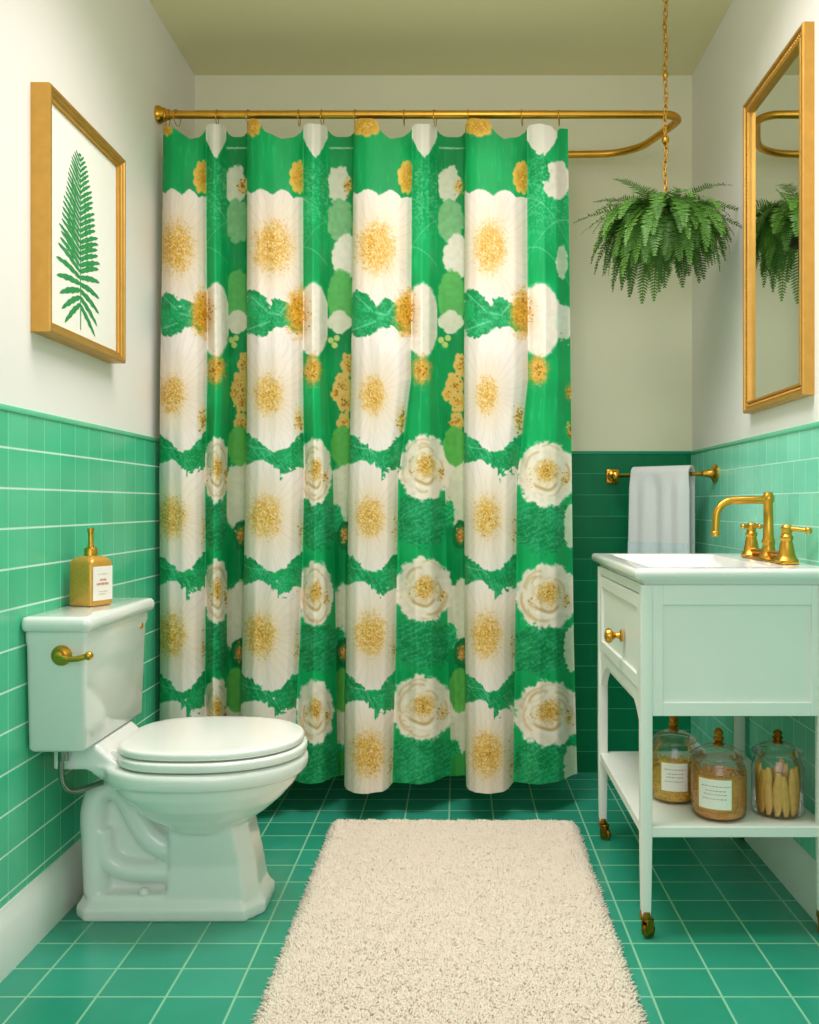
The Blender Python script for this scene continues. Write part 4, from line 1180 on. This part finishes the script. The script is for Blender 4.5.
# ------------------------------------------------------------------ shaggy bath mat
corners = [Vector((-.372, 1.36, 0)), Vector((.342, 1.36, 0)), Vector((.350, 2.69, 0)), Vector((-.372, 2.70, 0))]
def rug_pt(u, v):
    a_ = corners[0].lerp(corners[1], u); b_ = corners[3].lerp(corners[2], u); return a_.lerp(b_, v)
nu, nv = 110, 190
HT = .020
rn = np.random.default_rng(3)
gridn = rn.random((70, 50))
def n2(u, v):
    x = u * 40; y = v * 60; i = int(x); j = int(y); fx = x - i; fy = y - j
    return (gridn[j, i] * (1 - fx) + gridn[j, i + 1] * fx) * (1 - fy) + (gridn[j + 1, i] * (1 - fx) + gridn[j + 1, i + 1] * fx) * fy
vs = []; fs = []
def edge_h(u, v):
    e = min(u * .75, (1 - u) * .75, v * 1.36, (1 - v) * 1.36); return min(1, e / .025) ** .5
def corner_clip(u, v):      # rounded corners
    R_ = .045; x = u * .75; y = v * 1.36
    cx = min(max(x, R_), .75 - R_); cy = min(max(y, R_), 1.36 - R_)
    d = math.hypot(x - cx, y - cy)
    if d > R_ and x != cx and y != cy:
        x = cx + (x - cx) * R_ / d; y = cy + (y - cy) * R_ / d
    return x / .75, y / 1.36
for j in range(nv + 1):
    for i in range(nu + 1):
        u, v = corner_clip(i / nu, j / nv); p = rug_pt(u, v)
        vs.append((p.x, p.y, .002 + edge_h(u, v) * (HT * .7 + .006 * n2(u, v))))
for j in range(nv):
    for i in range(nu):
        k = j * (nu + 1) + i; fs.append((k, k + 1, k + nu + 2, k + nu + 1))
NT = 80000
uu = rn.random(NT); vv = rn.random(NT); rot = rn.random(NT) * 6.283; lean = rn.normal(0, .0032, (NT, 2)); hh = rn.uniform(.006, .012, NT)
for q in range(NT):
    u, v = corner_clip(uu[q], vv[q]); p = rug_pt(u, v); eh = edge_h(u, v)
    z0 = .001 + eh * (HT * .6 + .006 * n2(u, v)); b = len(vs)
    ox = (u - .5) * .02 * (1 - eh); oy = (v - .5) * .02 * (1 - eh)
    w = .0034
    tx_, ty_ = p.x + lean[q, 0] + ox, p.y + lean[q, 1] + oy; zt_ = max(.004, z0 + hh[q] * (.45 + .55 * eh))
    for k in range(3):
        a_ = rot[q] + k * 2.094; vs.append((p.x + w * math.cos(a_), p.y + w * math.sin(a_), z0))
    for k in range(3):
        a_ = rot[q] + k * 2.094 + .6; vs.append((tx_ * .5 + p.x * .5 + w * .95 * math.cos(a_), ty_ * .5 + p.y * .5 + w * .95 * math.sin(a_), z0 * .35 + zt_ * .65))
    vs.append((tx_, ty_, zt_))
    for k in range(3):
        k2 = (k + 1) % 3; fs.append((b + k, b + k2, b + 3 + k2, b + 3 + k)); fs.append((b + 3 + k, b + 3 + k2, b + 6))
me = bpy.data.meshes.new('bath_mat'); me.from_pydata(vs, [], fs); me.update()
o = link_mesh('bath_mat', me, M_rug, None, 180)
tag(o, 'shaggy cream bath mat lying on the green tiled floor', 'bath mat')

# ------------------------------------------------------------------ light
def area(name, loc, target, size, power, col, sy=None):
    l = bpy.data.lights.new(name, 'AREA'); l.energy = power; l.color = col[:3]; l.shape = 'RECTANGLE' if sy else 'SQUARE'; l.size = size
    if sy: l.size_y = sy
    o = bpy.data.objects.new(name, l); COL.objects.link(o); o.location = loc
    d = Vector(target) - Vector(loc); o.rotation_euler = d.to_track_quat('-Z', 'Y').to_euler()
    return o
lamp = area('ceiling_lamp', (0.0, 1.95, 2.47), (0.0, 2.02, 0), 1.15, 20, (1.0, .93, .98), .7)
pl = bpy.data.lights.new('ceiling_fill', 'POINT'); pl.energy = 4.5; pl.color = (1.0, .92, .92); pl.shadow_soft_size = .13  # unseen point fill, added to lift the ceiling, upper curtain and side faces
po = bpy.data.objects.new('ceiling_fill', pl); COL.objects.link(po); po.location = (.08, 1.84, 2.18)
lamp.data.spread = math.radians(128)
area('front_fill', (0.0, -.9, 1.5), (.1, 2.6, .9), 1.6, 14, (1.0, .955, 1.0), 1.4)  # unseen fill panel added behind the camera to lift camera-facing surfaces
w = bpy.data.worlds.new('world'); scene.world = w; w.use_nodes = True
w.node_tree.nodes['Background'].inputs['Color'].default_value = (1.0, .97, 1.0, 1); w.node_tree.nodes['Background'].inputs['Strength'].default_value = .68

# ------------------------------------------------------------------ camera
cd = bpy.data.cameras.new('camera'); cam = bpy.data.objects.new('camera', cd); COL.objects.link(cam)
cam.location = (0, 0, CAM_Z); cam.rotation_euler = (PI / 2, 0, 0)
cd.sensor_fit = 'HORIZONTAL'; cd.sensor_width = 36; cd.lens = 36 * 900 / 819
cd.shift_x = -(458 - 409.5) / 819; cd.shift_y = -(512 - 505) / 819
cd.clip_start = .02
scene.camera = cam
scene.view_settings.view_transform = 'Standard'
scene.view_settings.look = 'None'
